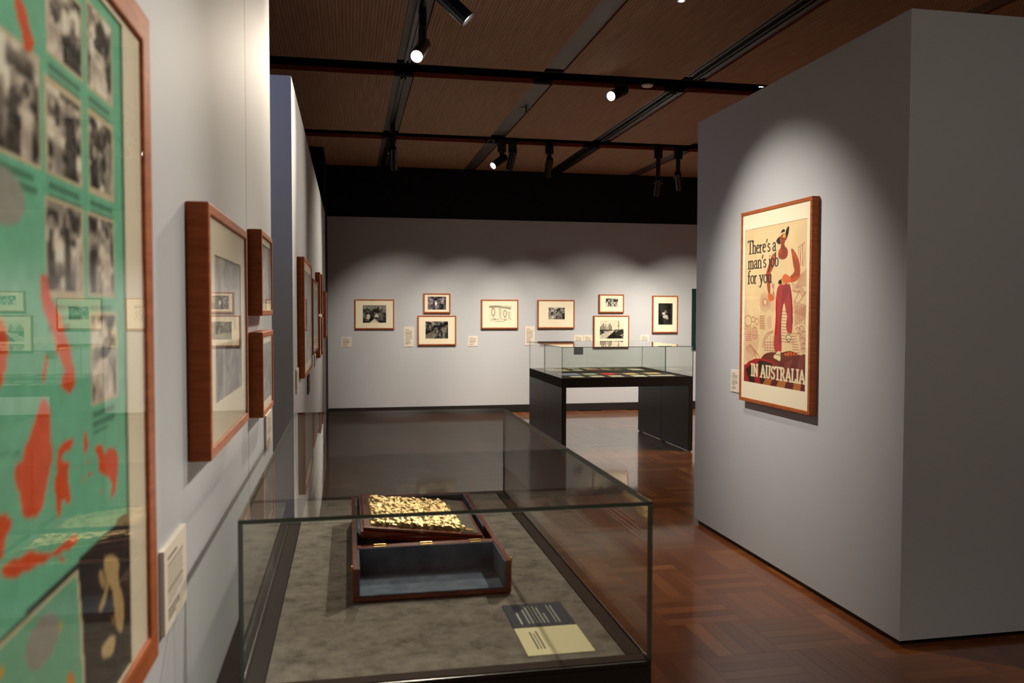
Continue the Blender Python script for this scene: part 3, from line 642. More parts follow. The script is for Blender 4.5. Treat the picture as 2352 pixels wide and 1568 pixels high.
    P(Z2, [(455, 1395), (525, 1335), (512, 1440), (458, 1465)], (214, 190, 140)); P(Z2, [(495, 1275), (525, 1270), (510, 1310)], (150, 120, 84))
    for k in range(5): c.rect(*Z2(8 + 22 * k, 548), Z2(16 + 22 * k, 548)[0], Z2(16 + 22 * k, 530)[1], (70, 120, 96))
    c.grain(.05)
framed('large green and orange map poster with photographs in a wooden frame, nearest on the left', OP, LEFT, wP, hP, DL, FW, (mr, mr, mb_, mt), mappos, (230, 230), None, 'poster', name='framed_poster')
def clip_photo(seed, **k):
    def f(c): c.photo(0, 0, c.w, c.h, seed, **k); c.grain(.15)
    return f
def b_draw(c):
    c.c[:] = np.array((196, 192, 184)) / 255; w, h = c.w, c.h
    c.photo(0, h * .45, w, h, 60, .58, .84, 7, 2); c.rect(w * .35, h * .78, w * .9, h * .86, (160, 158, 160)); c.rect(w * .55, h * .55, w * .68, h * .95, (170, 168, 170)); c.rect(0, h * .38, w, h * .46, (226, 222, 210))
    c.photo(0, 0, w, h * .4, 61, .2, .6, 5, 3, figures=4); c.rect(w * .3, 0, w * .36, h * .38, (196, 192, 186), .6); c.grain(.1)
O, w, h = left_rect(479, 462, 1068, 569.5)
framed('large deep wood-framed photograph with cream mount beside the green map poster', O, LEFT, w, h, DL, .022, (.075, .075, .075, .07), b_draw, (60, 60), GL)
O, w, h = left_rect(601, 525.5, 725.5, 627)
framed('small deep wood frame above its twin at the end of the near left wall', O, LEFT, w, h, DL, .018, (.02, .02, .02, .02), clip_photo(64, dark=.55, light=.8, su=3, sv=3), (40, 30), GL)
O, w, h = left_rect(603.5, 763, 962, 627)
framed('small deep wood frame below its twin at the end of the near left wall', O, LEFT, w, h, DL, .018, (.02, .02, .02, .02), clip_photo(65, dark=.35, light=.7, su=2, sv=3), (40, 30), GL)
def lcard(label, x0, y0t, y0b, x1, n=14, **k):
    O, w, h = left_rect(x0, y0t, y0b, x1, .008); return card(label, O, LEFT, w, h, cap(n), (40, 60), .008, group='caption cards on the left walls', **k)
lcard('tall white caption card beside the green map poster', 376, 1268, 1468, 420.5)
lcard('narrow white caption card under the twin small frames', 611.5, 955, 1034, 622)
def pic2(label, x0, yt, yb, x1, seed, **k):
    O, w, h = left_rect(x0, yt, yb, x1); return framed(label, O, LEFT, w, h, DL, .02, (.05, .05, .05, .05), clip_photo(seed, **k), (36, 36), GL)
pic2('large wood-framed picture, nearest on the second left wall', 698.7, 589, 872.4, 717.2, 70, dark=.5, light=.75)
pic2('medium wood-framed picture, second along the second left wall', 719.2, 639, 817, 731.5, 71, dark=.5, light=.8)
pic2('upper wood frame of the first stacked pair on the second left wall', 734.6, 625, 721, 737.6, 72, dark=.4, light=.8)
pic2('lower wood frame of the first stacked pair on the second left wall', 734.8, 727, 823, 737.8, 73, dark=.4, light=.8)
pic2('upper wood frame of the second stacked pair on the second left wall', 740.2, 630, 721, 742.6, 74, dark=.4, light=.8)
pic2('lower wood frame of the second stacked pair on the second left wall', 740.4, 729, 815, 742.8, 75, dark=.4, light=.8)
pic2('last wood-framed picture at the far end of the second left wall', 748.6, 668, 777, 752.3, 76, dark=.4, light=.8)
lcard('narrow white caption card left of the large frame on the second left wall', 681.6, 849, 905, 685.2, 6)
lcard('narrow dark caption card under the large frame on the second left wall', 707.8, 864, 907, 710.6, 6, base=(70, 74, 80), edge='dark_card_edge')
lcard('tiny white caption card under the medium frame on the second left wall', 723.4, 815, 842, 725.2, 5)

# ---------------- poster on the right wall
DR = 0.045; XF = XR - DR; XPR = XF + .0075
a = at(1701.8, 490, X=XF); b = at(1697, 918.6, X=XF); c_ = at(1867.5, 449, X=XF); d_ = at(1857, 953, X=XF)
yl = (a.y + b.y) / 2; yrr = (c_.y + d_.y) / 2; z1 = (a.z + c_.z) / 2; z0 = (b.z + d_.z) / 2
wA, hA = yl - yrr, z1 - z0
FA = lambda x, y: (1690 + x / 6.53, 480 + y / 6.53)
FB = lambda x, y: (1690 + x / 6.53, 680 + y / 6.53)
tl, tr, bl, br = [at(*q, X=XPR) for q in (FA(147, 322), FA(1085, 132), FB(130, 1272), FB(1038, 1432))]
pl = (tl.y + bl.y) / 2; pr = (tr.y + br.y) / 2; pt = (tl.z + tr.z) / 2; pb = (bl.z + br.z) / 2
fwA = .022
def QA(x, y): q = at(*FA(x, y), X=XPR); return (pl + .004 - q.y, q.z - pb + .004)
def QB(x, y): q = at(*FB(x, y), X=XPR); return (pl + .004 - q.y, q.z - pb + .004)
def arc(cx, cy, rx, ry, a0, a1, n=12): return [(cx + rx * math.cos(math.radians(a0 + (a1 - a0) * k / n)), cy + ry * math.sin(math.radians(a0 + (a1 - a0) * k / n))) for k in range(n + 1)]
def stem(x, y0, y1, s=.14): return [[(x, y0), (x, y1)], [(x - s, y0), (x + s, y0)]]
GLY = {   # advance, pen strokes; x-height 1, capitals 1.6
    'T': (1.0, [[(.5, 0), (.5, 1.6)], [(.3, 0), (.7, 0)], [(.02, 1.42), (.02, 1.6), (.98, 1.6), (.98, 1.42)]]),
    'h': (.85, [[(.15, 0), (.15, 1.6), (.05, 1.55)], [(.02, 0), (.3, 0)]] + [[(.15, .7)] + arc(.4, .72, .25, .26, 150, 0) + [(.65, 0)], [(.52, 0), (.8, 0)]]),
    'e': (.75, [[(.1, .55), (.62, .62)] + arc(.38, .6, .26, .38, 5, 180) + arc(.4, .5, .3, .48, 180, 310)]),
    'r': (.6, [[(.15, 0), (.15, .95), (.04, .9)], [(.02, 0), (.32, 0)], [(.15, .65), (.3, .9), (.5, .92)]]),
    "'": (.3, [[(.2, 1.5), (.1, 1.15)]]),
    's': (.6, [arc(.3, .74, .19, .22, 30, 240, 8) + arc(.3, .26, .22, .25, 75, -150, 8)]),
    'a': (.78, [[(.12, .78)] + arc(.33, .74, .22, .24, 150, 0, 8) + [(.55, .1), (.7, 0)], [(.55, .6)] + arc(.33, .28, .25, .27, 80, 320, 10)]),
    'm': (1.25, [[(.15, 0), (.15, .95), (.04, .9)], [(.03, 0), (.28, 0)], [(.15, .7)] + arc(.37, .72, .22, .26, 150, 0, 8) + [(.59, 0)], [(.47, 0), (.72, 0)], [(.59, .7)] + arc(.81, .72, .22, .26, 150, 0, 8) + [(1.03, 0)], [(.92, 0), (1.18, 0)]]),
    'n': (.85, [[(.15, 0), (.15, .95), (.04, .9)], [(.03, 0), (.28, 0)], [(.15, .7)] + arc(.4, .72, .25, .26, 150, 0, 8) + [(.65, 0)], [(.53, 0), (.8, 0)]]),
    'j': (.4, [[(.12, .92), (.22, .95), (.22, -.25), (.02, -.5)], [(.21, 1.3), (.23, 1.3)]]),
    'o': (.8, [arc(.4, .49, .3, .49, 0, 360, 20)]),
    'b': (.8, [[(.05, 1.52), (.15, 1.6), (.15, .05)] + arc(.38, .48, .28, .48, 240, 480, 16)]),
    'f': (.5, [[(.02, 0), (.34, 0)], [(.18, 0), (.18, 1.2)] + arc(.38, 1.25, .2, .33, 180, 60, 8), [(.02, .92), (.42, .92)]]),
    'y': (.8, [[(.02, .95), (.24, .95)], [(.12, .95), (.42, .1)], [(.55, .95), (.78, .95)], [(.68, .95), (.34, -.3), (.2, -.5), (.08, -.42)]]),
    'u': (.85, [[(.02, .93), (.15, .95), (.15, .3)] + arc(.38, .28, .23, .27, 180, 340, 8), [(.5, .93), (.65, .95), (.65, 0), (.8, .03)]]),
    'I': (.5, [[(.25, 0), (.25, 1.6)], [(.08, 0), (.42, 0)], [(.08, 1.6), (.42, 1.6)]]),
    'N': (1.1, [[(.2, 0), (.2, 1.6), (.85, 0), (.85, 1.6)], [(.06, 0), (.34, 0)], [(.7, 1.6), (1.0, 1.6)], [(.06, 1.6), (.2, 1.6)]]),
    'A': (1.1, [[(.15, 0), (.52, 1.6), (.95, 0)], [(.3, .52), (.78, .52)], [(.02, 0), (.32, 0)], [(.78, 0), (1.08, 0)]]),
    'U': (1.05, [[(.2, 1.6), (.2, .4)] + arc(.5, .4, .3, .38, 180, 360, 10) + [(.8, 1.6)], [(.05, 1.6), (.35, 1.6)], [(.65, 1.6), (.95, 1.6)]]),
    'S': (.85, [[(.68, 1.3)] + arc(.42, 1.2, .26, .38, 40, 240, 10) + arc(.42, .4, .3, .4, 70, -150, 10)]),
    'R': (1.0, [[(.2, 0), (.2, 1.6)], [(.06, 0), (.36, 0)], [(.06, 1.6), (.2, 1.6)] + arc(.42, 1.2, .28, .4, 90, -90, 10) + [(.2, .8)], [(.45, .8), (.85, 0), (.98, 0)]]),
    'L': (.85, [[(.2, 1.6), (.2, 0), (.75, 0), (.78, .35)], [(.06, 1.6), (.36, 1.6)]]),
    ' ': (.45, [])}
def write(c, text, p0, p1, xh, wx, wy, col):
    """prints text from p0 to p1 (baseline ends) with a broad-nib pen"""
    tot = sum(GLY[ch][0] for ch in text); sx = (p1[0] - p0[0]) / tot; sl = (p1[1] - p0[1]) / (p1[0] - p0[0]); x = 0
    for ch in text:
        adv, st = GLY[ch]
        for s_ in st: c.line([(p0[0] + (x + q[0]) * sx, p0[1] + (x + q[0]) * sx * sl + q[1] * xh) for q in s_], wx, col, wy)
        x += adv
def job_poster(c):
    paper = (232, 206, 160); c.c[:] = np.array(paper) / 255; c.grain(.05, 8, 10)
    pink = (184, 120, 98); wash = (214, 168, 138)
    PA = lambda pts, col, a=1, it=2: c.smooth_poly([QA(*q) for q in pts], col, a, it)
    PB = lambda pts, col, a=1, it=2: c.smooth_poly([QB(*q) for q in pts], col, a, it)
    lw = c.w / 330
    LA = lambda pts, col=pink, w=1: c.line([QA(*q) for q in pts], lw * w, col, a=.95)
    LB = lambda pts, col=pink, w=1: c.line([QB(*q) for q in pts], lw * w, col, a=.95)
    # line drawing of towns, farms and bush in the background
    PB([(140, 640), (250, 420), (330, 470), (350, 700), (300, 900), (140, 1030)], wash, .6); PB([(460, 320), (540, 260), (540, 480), (480, 500)], wash, .7); PB([(470, 40), (590, 60), (580, 250), (480, 200)], wash, .45)
    PB([(900, 500), (980, 460), (1050, 560), (1050, 860), (980, 860), (960, 680)], wash, .8)
    for (x, y, rx, ry) in ((185, 370, 50, 80), (262, 350, 30, 38), (315, 380, 25, 45), (285, 555, 38, 85), (285, 560, 18, 40)): LB([(x + rx * math.cos(t * PI / 10), y + ry * math.sin(t * PI / 10)) for t in range(21)], pink, 1.3)
    for k in range(9): LB([(140, 420 + 30 * k), (190 + 6 * k, 450 + 26 * k), (230, 430 + 30 * k)])
    for k in range(26):
        t = k * PI / 13; LB([(440 + 25 * math.cos(t), 90 + 40 * math.sin(t)), (440 + 85 * math.cos(t), 90 + 150 * math.sin(t))])
    for k in range(10): t = k * .33; LB([(240 - 90 * math.cos(t * .9), 780 + 20 * k), (215 + 8 * k, 720 + 12 * k), (330 + 3 * k, 870 + 5 * k)])
    LB([(400, 760), (420, 640), (470, 560), (560, 520)], pink, 1.6); LB([(420, 770), (440, 650), (490, 580), (560, 545)], pink, 1.2)
    for k in range(4): LB([(440 + 40 * k, 600), (440 + 40 * k, 820)]); LB([(430, 690 + 40 * k), (580, 690 + 44 * k)])
    for k in range(11): LB([(680, 230 + 45 * k), (760 + 12 * k, 232 + 47 * k)]); LB([(850, 560 + 40 * k), (900 + 8 * k, 560 + 42 * k)])
    for k in range(6): LB([(360, 300 + 35 * k), (420, 300 + 36 * k)]); LB([(360 + 16 * k, 290), (360 + 16 * k, 500)])
    for k in range(3): LA([(940 + 34 * k, 850), (940 + 34 * k, 570 - 30 * k)]); LA([(965 + 34 * k, 850), (965 + 34 * k, 560 - 30 * k)]); LA([(940 + 34 * k, 570 - 30 * k), (965 + 34 * k, 560 - 30 * k)])
    for k in range(9): LA([(960 - 8 * k, 1000 + 22 * k), (1070, 900 + 30 * k)]); LA([(840 + 20 * k, 1100 + 10 * k), (870 + 22 * k, 1220 + 8 * k)])
    LA([(850, 1220), (920, 1250), (960, 1225), (880, 1380)], pink, 1.4); LA([(960, 1225), (1000, 1310), (1060, 1230), (950, 1400)], pink, 1.4)
    for k in range(7): LA([(870, 1390 + 26 * k), (1060, 1450 + 28 * k)]); LB([(1060 - 4 * k, 150 + 30 * k), (880, 240 + 34 * k)]); LB([(900 + 26 * k, 140), (900 + 26 * k, 420)])
    for k in range(5): LA([(540 + 10 * k, 1120), (590 - 12 * k, 1330)])
    for (x, y, r) in ((930, 520, 34), (985, 500, 34), (1020, 580, 38), (940, 600, 34), (1000, 680, 40), (1020, 760, 36), (1010, 830, 34)): LB([(x + r * math.cos(t * PI / 8), y + 1.5 * r * math.sin(t * PI / 8)) for t in range(9, 17)], (170, 110, 96), 1.2)
    # ploughed ground
    PB([(370, 930), (450, 850), (560, 835), (680, 850), (800, 815), (890, 840), (950, 890), (1045, 865), (1060, 900), (1060, 1100), (370, 1050)], (112, 54, 38), 1, 1)
    c.poly([QB(*q) for q in [(125, 1050), (190, 980), (280, 940), (400, 930), (560, 980), (700, 1020), (900, 900), (1055, 880), (1050, 1460), (100, 1280)]], (126, 48, 42))
    st = [(96, 28, 24), (164, 42, 40), (48, 38, 30), (164, 42, 40), (56, 42, 32), (176, 110, 48), (96, 40, 42), (182, 116, 54), (92, 36, 42), (184, 116, 54), (94, 38, 44)]
    bx = [100, 150, 205, 290, 370, 400, 510, 600, 725, 850, 965, 1060]; vx = [(-20, 1130), (60, 1080), (130, 1030), (250, 985), (330, 960), (560, 990), (640, 1015), (740, 1000), (860, 930), (960, 890), (1040, 880), (1120, 860)]
    for k in range(11):
        c.poly([QB(bx[k], 1270 + (bx[k] - 130) * .176 + 12), QB(bx[k + 1], 1270 + (bx[k + 1] - 130) * .176 + 12), QB(*vx[k + 1]), QB(*vx[k])], st[k], .96 if k < 5 else .9)
    c.poly([QB(*q) for q in [(640, 1015), (860, 900), (1055, 870), (1052, 1290), (400, 1230), (560, 990)]], (112, 46, 44), .75)
    c.poly([QB(*q) for q in [(125, 1050), (190, 980), (280, 938), (400, 930), (560, 975), (600, 1020), (380, 960), (250, 1000), (130, 1110)]], (168, 44, 44))
    for k in range(5): c.poly([QB(720 + 44 * k, 880 - 12 * (k in (1, 2, 3))), QB(740 + 46 * k, 850 - 20 * (k in (1, 2, 3))), QB(766 + 42 * k, 850 - 20 * (k in (1, 2))), QB(760 + 36 * k, 900 + 10 * (k in (1, 2)))], (214, 106, 48))
    # the man: trousers, boots, arms, singlet left as paper
    red = (178, 62, 62); dkr = (128, 50, 54)
    PA([(640, 1125), (800, 1110), (830, 1200), (852, 1400), (850, 1600), (820, 1700), (760, 1600), (728, 1370), (700, 1500), (675, 1760), (690, 2080), (688, 2130), (640, 2170), (600, 2160), (566, 2080), (575, 1900), (600, 1640), (596, 1400), (610, 1250)], red, 1, 2)
    PA([(728, 1370), (850, 1380), (856, 1560), (852, 1800), (835, 1870), (790, 1880), (756, 1800), (752, 1720), (780, 1560)], red)
    PA([(700, 1130), (790, 1115), (800, 1250), (728, 1370), (700, 1500), (676, 1740), (690, 2060), (640, 2020), (640, 1750), (690, 1400)], dkr, .55)
    PA([(790, 1115), (815, 1120), (856, 1500), (852, 1760), (830, 1700), (838, 1500), (815, 1280)], (110, 36, 44), .7)
    c.poly([QA(*q) for q in [(602, 1362), (626, 1362), (624, 1885), (580, 1885), (598, 1640)]], (190, 26, 22))
    c.poly([QA(*q) for q in [(636, 1080), (690, 1040), (690, 1120), (640, 1130)]], (46, 34, 30))
    PA([(682, 1020), (745, 1000), (748, 1130), (690, 1140)], (216, 160, 76), 1, 1)
    skin = (170, 76, 42); lt = (206, 98, 52)
    PA([(585, 655), (540, 690), (515, 770), (470, 900), (452, 970), (462, 1080), (482, 1270), (520, 1275), (520, 1150), (515, 960), (560, 890), (585, 800), (594, 690)], skin)
    PA([(580, 690), (545, 720), (520, 800), (540, 850), (570, 800), (590, 720)], lt, .8); PA([(485, 1270), (530, 1260), (575, 1320), (580, 1365), (530, 1380), (495, 1375), (480, 1310)], (218, 108, 58))
    PA([(825, 595), (850, 588), (890, 640), (940, 740), (965, 860), (970, 980), (940, 1050), (880, 1095), (800, 1100), (790, 1030), (890, 940), (860, 850), (845, 700)], skin)
    PA([(830, 610), (870, 650), (930, 760), (900, 760), (850, 680)], lt, .7); PA([(800, 1080), (880, 1020), (940, 990), (950, 1030), (870, 1095)], lt, .8)
    PA([(700, 1010), (740, 960), (790, 1000), (830, 1030), (820, 1100), (760, 1118), (715, 1100), (700, 1060)], (218, 108, 58))
    PA([(632, 680), (650, 600), (690, 575), (750, 560), (782, 610), (782, 690), (750, 745), (690, 758), (645, 740)], (150, 66, 46)); PA([(640, 640), (680, 590), (690, 640), (660, 680)], lt, .6)
    PA([(675, 520), (735, 520), (740, 600), (700, 620), (672, 600)], (140, 60, 40), 1, 1)
    PA([(655, 420), (690, 380), (745, 350), (750, 430), (738, 510), (700, 545), (668, 530)], (168, 74, 44)); PA([(700, 400), (740, 350), (752, 390), (742, 420), (715, 440)], (226, 170, 70))
    PA([(600, 480), (625, 440), (668, 400), (660, 470), (672, 535), (630, 525)], (40, 32, 30)); PA([(742, 350), (770, 280), (795, 245), (803, 290), (790, 380), (745, 490), (752, 410)], (40, 32, 30)); PA([(668, 365), (690, 320), (720, 295), (742, 320), (735, 340), (700, 350)], (40, 32, 30), 1, 1)
    for k in range(2): LA([(690 + 28 * k, 440), (704 + 28 * k, 438)], (90, 34, 24), 1.2)
    LA([(708, 440), (706, 480)], (110, 44, 30)); LA([(696, 505), (722, 503)], (110, 40, 30), 1.2)
    bt = (232, 214, 172)
    PB([(615, 830), (665, 820), (670, 870), (672, 960), (650, 975), (610, 945), (565, 930), (568, 890), (600, 870)], bt); LB([(600, 880), (640, 870), (668, 900)], (60, 50, 40)); PB([(758, 600), (770, 560), (815, 560), (832, 620), (825, 670), (790, 688), (762, 660)], bt); LB([(792 + 38 * math.cos(t * PI / 10), 630 + 52 * math.sin(t * PI / 10)) for t in range(21)], (56, 50, 42)); LB([(762, 655), (792, 640), (826, 655)], (56, 50, 42))
    # lettering
    ink = (36, 34, 34); xh = QA(222, 540)[1] - QA(222, 660)[1]
    write(c, "There's a", QA(183, 678), QA(608, 622), xh, c.w * .0085, c.w * .0045, ink)
    write(c, "man's job", QA(185, 902), QA(645, 852), xh, c.w * .0085, c.w * .0045, ink)
    write(c, 'for you', QA(182, 1120), QA(540, 1100), xh, c.w * .0085, c.w * .0045, ink)
    ch = (QB(420, 1030)[1] - QB(420, 1208)[1]) / 1.6
    write(c, 'IN AUSTRALIA', QB(225, 1186), QB(1038, 1316), ch, c.w * .0125, c.w * .0065, (234, 222, 188))
framed("large poster reading There's a man's job for you in Australia on the right wall", Vector((XR, yl, z0)), RIGHT, wA, hA, DR, fwA,
       (yl - pl - fwA, pr - yrr - fwA, pb - z0 - fwA, z1 - pt - fwA), job_poster, (270, 420), None, 'poster', name='framed_poster')
a = at(1678.6, 848.6, X=XR - .006); b = at(1697.5, 902, X=XR - .006)
card('white caption card left of the large Australia poster', Vector((XR, a.y, b.z)), RIGHT, a.y - b.y, a.z - b.z, cap(6), (24, 40), .006, group=None)

# ================================================================== display cases
def glass_pane(m_name, t, x0, x1, y0, y1, z0, z1):
    dx, dy, dz = x1 - x0, y1 - y0, z1 - z0; thin = min((dx, 0), (dy, 1), (dz, 2))[1]
    mi = {0: [1, 1, 1, 0, 1, 0], 1: [1, 1, 0, 1, 0, 1], 2: [0, 0, 1, 1, 1, 1]}[thin]
    return obj(m_name, MB().box(x0, x1, y0, y1, z0, z1, mi), ['case_glass', 'glass_edge'], t)
def display_case(label, x0, x1, y0, y1, hd, hg, legs_on_y, group, cloth='suede', tg=.008, open_sides=(), top_over=True):
    """dark table case under a glass hood; legs are full slabs at the two short ends"""
    t = empty('display_case', ((x0 + x1) / 2, (y0 + y1) / 2, 0)); tag(t, label, 'display case', group)
    X0, X1, Y0, Y1 = x0 - t.location.x, x1 - t.location.x, y0 - t.location.y, y1 - t.location.y
    ap, rim, lt = .10, .04, .05
    m = MB(); m.box(X0, X1, Y0, Y1, hd - ap, hd - .012); obj('apron', m, 'case_rim', t, bevel=.002)
    m = MB()
    # deck rim as four bars
    for (a0, a1, b0, b1) in ((X0, X1, Y0, Y0 + rim), (X0, X1, Y1 - rim, Y1), (X0, X0 + rim, Y0 + rim, Y1 - rim), (X1 - rim, X1, Y0 + rim, Y1 - rim)): m.box(a0, a1, b0, b1, hd - .0105, hd)
    obj('deck_rim', m, 'case_rim', t, bevel=.0015)
    obj('deck_cloth', MB().box(X0 + rim + .002, X1 - rim - .002, Y0 + rim + .002, Y1 - rim - .002, hd - .012, hd - .001), cloth, t)
    for s_ in (0, 1):
        m = MB()
        if legs_on_y: m.box(X0, X1, Y0 if s_ == 0 else Y1 - lt, Y0 + lt if s_ == 0 else Y1, .012, hd - ap)
        else: m.box(X0 if s_ == 0 else X1 - lt, X0 + lt if s_ == 0 else X1, Y0, Y1, .012, hd - ap)
        lg = obj('leg_panel', m, 'case_lacquer', t, bevel=.002)
        for e in (0, 1):
            if legs_on_y: cx, cy = (X0 + .05 if e == 0 else X1 - .05), (Y0 + lt / 2 if s_ == 0 else Y1 - lt / 2)
            else: cx, cy = (X0 + lt / 2 if s_ == 0 else X1 - lt / 2), (Y0 + .03 if e == 0 else Y1 - .03)
            obj('foot_glide', MB().cyl((cx, cy, 0), (cx, cy, .012), .02, n=14), 'white_plastic', lg)
    # glass hood: top sheet over four sides
    zt = hg - tg
    glass_pane('glass_top', t, X0, X1, Y0, Y1, zt, hg)
    glass_pane('glass_side', t, X0, X1, Y0, Y0 + tg, hd, zt - .0005); glass_pane('glass_side', t, X0, X1, Y1 - tg, Y1, hd, zt - .0005)
    glass_pane('glass_side', t, X0, X0 + tg, Y0 + tg + .0005, Y1 - tg - .0005, hd, zt - .0005); glass_pane('glass_side', t, X1 - tg, X1, Y0 + tg + .0005, Y1 - tg - .0005, hd, zt - .0005)
    return t
HD, HG = 0.83, 1.16
C1 = display_case('near glass display case holding the gold relief and wooden box', -.204, .608, 1.592, 3.235, HD, HG, True, None)
C2 = display_case('front half of the dark double display case below the far wall', 2.2166, 3.7014, 8.507, 9.310, .8275, 1.162, False, 'two cases pushed together', 'suede_dark', .006)
C3 = display_case('rear half of the dark double display case, nearer the far wall', 2.2166, 3.7014, 9.313, 10.116, .8275, 1.162, False, 'two cases pushed together', 'suede_dark', .006)
for t in (C2, C3):
    X0 = 2.2166 - t.location.x
    obj('lock', MB().cyl((X0, 0, .79), (X0 - .003, 0, .79), .012, n=14), 'case_groove', t)

# papers in the double case
ZX = lambda x, y: at(1210 + x / 6.03, 770 + y / 6.03, Z=.829)
papers = [
    ('white sheet, leftmost in the front row of the double case', 640, 815, 580, 558, (232, 222, 196)), ('white sheet, second from left in the front row of the double case', 910, 1100, 577, 555, (234, 224, 200)),
    ('white sheet, third from left in the front row of the double case', 1185, 1370, 573, 550, (234, 226, 200)), ('white sheet, fourth from left in the front row of the double case', 1500, 1690, 570, 547, (236, 230, 210)),
    ('wide white sheet at the right of the front row of the double case', 1720, 2085, 562, 545, (226, 220, 196)),
    ('wide blue-grey booklet in the double case', 500, 765, 552, 520, (150, 166, 186)), ('pale green leaflet in the double case', 815, 995, 545, 522, (182, 200, 164)), ('bright red booklet in the double case', 1085, 1275, 545, 515, (214, 74, 48)),
    ('orange and cream leaflet in the double case', 1390, 1568, 542, 518, (222, 188, 128)), ('tan leaflet at the right of the double case', 1680, 1885, 534, 510, (206, 180, 122)),
    ('large pale yellow sheet at the back left of the double case', 312, 462, 490, 452, (206, 198, 150)), ('golden sheet beside the pale yellow sheet in the double case', 475, 612, 494, 462, (214, 194, 118)),
    ('small cream sheet at the back of the double case', 575, 735, 460, 446, (214, 206, 176)), ('small cream card behind the blue-grey booklet in the double case', 672, 788, 488, 468, (222, 212, 184)),
    ('cream booklet behind the pale green leaflet in the double case', 838, 925, 472, 448, (216, 204, 160)), ('pink leaflet behind the red booklet in the double case', 930, 1012, 471, 452, (222, 168, 146)),
    ('yellow-green leaflet at the back of the double case', 1062, 1170, 475, 458, (196, 200, 110)), ('dull grey card at the back of the double case', 1235, 1325, 472, 460, (140, 132, 112)), ('white leaflet at the back right of the double case', 1468, 1638, 480, 456, (232, 226, 206))]
for lab, xl_, xr_, yn, yf_, col in papers:
    a, b, c_ = ZX(xl_, yn), ZX(xr_, yn), ZX((xl_ + xr_) / 2, yf_)
    y0, y1 = a.y, a.y + max(.8 * (c_.y - a.y), .06)
    if y0 < 9.31 < y1 + .05: y0, y1 = (y0, 9.25) if y0 < 9.2 else (9.37, y1 + .05)
    y1 = min(y1, 10.05); y0 = max(y0, 8.56)
    x0, x1 = min(a.x, b.x), max(a.x, b.x); x0 = max(x0, 2.27)
    t = empty('paper_sheet', ((x0 + x1) / 2, (y0 + y1) / 2, .8268)); tag(t, lab, 'paper', 'papers in the double case')
    w, h = x1 - x0, y1 - y0
    m = MB().box(-w / 2, w / 2, -h / 2, h / 2, 0, .003); nm = 'paper_%d_%d_%d' % col
    if nm not in MATS: mat(nm, rgb(*col), .7, spec=.2, build=lambda nt, b: bump(nt, b, noise(nt, 200, 2).outputs[0], .04))
    obj('sheet', m, nm, t)
    c = Canvas(w * .84, h * .84, 14, 14, col); c.lines(c.w * .1, c.h * .8, c.w * .9, 4, c.h * .2, c.h * .08, tuple(int(v * .72) for v in col), 5, .5); c.mesh('print', t, .0034, -w * .42, -h * .42, flat=True)

# near case: wooden box
bz = HD - .001
B = empty('wooden_box', (.2045, 2.447, bz)); tag(B, 'open mahogany box lined with grey-blue velvet in the near display case', 'box')
bx0, bx1, by0, by1, bh = -.1985, .1985, -.402, .402, .086; wt = .0135; z0 = .004; yh = -.225
m = MB(); m.box(bx0, bx1, by0, by1, z0, z0 + .010); obj('base', m, 'mahogany', B, bevel=.0015)
for s_ in (0, 1): obj('side_wall', MB().box(bx0 if s_ == 0 else bx1 - wt, bx0 + wt if s_ == 0 else bx1, by0, by1, z0 + .010, bh), 'mahogany', B, bevel=.0015)
obj('back_wall', MB().box(bx0 + wt, bx1 - wt, by1 - wt, by1, z0 + .010, bh), 'mahogany', B, bevel=.0015)
obj('hinge_rail', MB().box(bx0 + wt, bx1 - wt, yh + .004, yh + .034, z0 + .010, bh), 'mahogany', B, bevel=.0015)
li = MB(); lt_ = .004
li.box(bx0 + wt, bx1 - wt, by0 + .004, yh + .004, z0 + .010, z0 + .014); li.box(bx0 + wt, bx0 + wt + lt_, by0 + .003, yh, z0 + .014, bh - .002); li.box(bx1 - wt - lt_, bx1 - wt, by0 + .003, yh, z0 + .014, bh - .002); li.box(bx0 + wt + lt_, bx1 - wt - lt_, yh, yh + .004, z0 + .014, bh - .001)
obj('front_lining', li, 'velvet', B)
li = MB(); r0 = yh + .034
li.box(bx0 + wt, bx1 - wt, r0, by1 - wt, z0 + .010, z0 + .014); li.box(bx0 + wt, bx0 + wt + lt_, r0 + .14, by1 - wt, z0 + .014, bh - .002); li.box(bx1 - wt - lt_, bx1 - wt, r0 + .14, by1 - wt, z0 + .014, bh - .002); li.box(bx0 + wt + lt_, bx1 - wt - lt_, by1 - wt - lt_, by1 - wt, z0 + .014, bh - .002)
obj('rear_lining', li, 'velvet', B)
for hx in (-.125, .0, .135):
    m = MB(); m.box(hx - .016, hx + .016, yh + .006, yh + .018, bh, bh + .0012); m.cyl((hx - .016, yh + .019, bh + .002), (hx + .016, yh + .019, bh + .002), .0025, n=10); m.box(hx - .016, hx + .016, yh + .020, yh + .032, bh, bh + .0012)
    obj('hinge', m, 'brass', B)
for sx in (bx0, bx1):
    obj('catch', MB().box(sx - .004 if sx < 0 else sx, sx if sx < 0 else sx + .004, by0 + .012, by0 + .024, bh - .012, bh + .003), 'brass', B, bevel=.001)
for (fx, fy) in ((bx0 + .02, by0 + .02), (bx1 - .02, by0 + .02), (bx0 + .02, by1 - .02), (bx1 - .02, by1 - .02)): obj('foot', MB().cyl((fx, fy, 0), (fx, fy, z0), .008, n=12), 'case_groove', B)
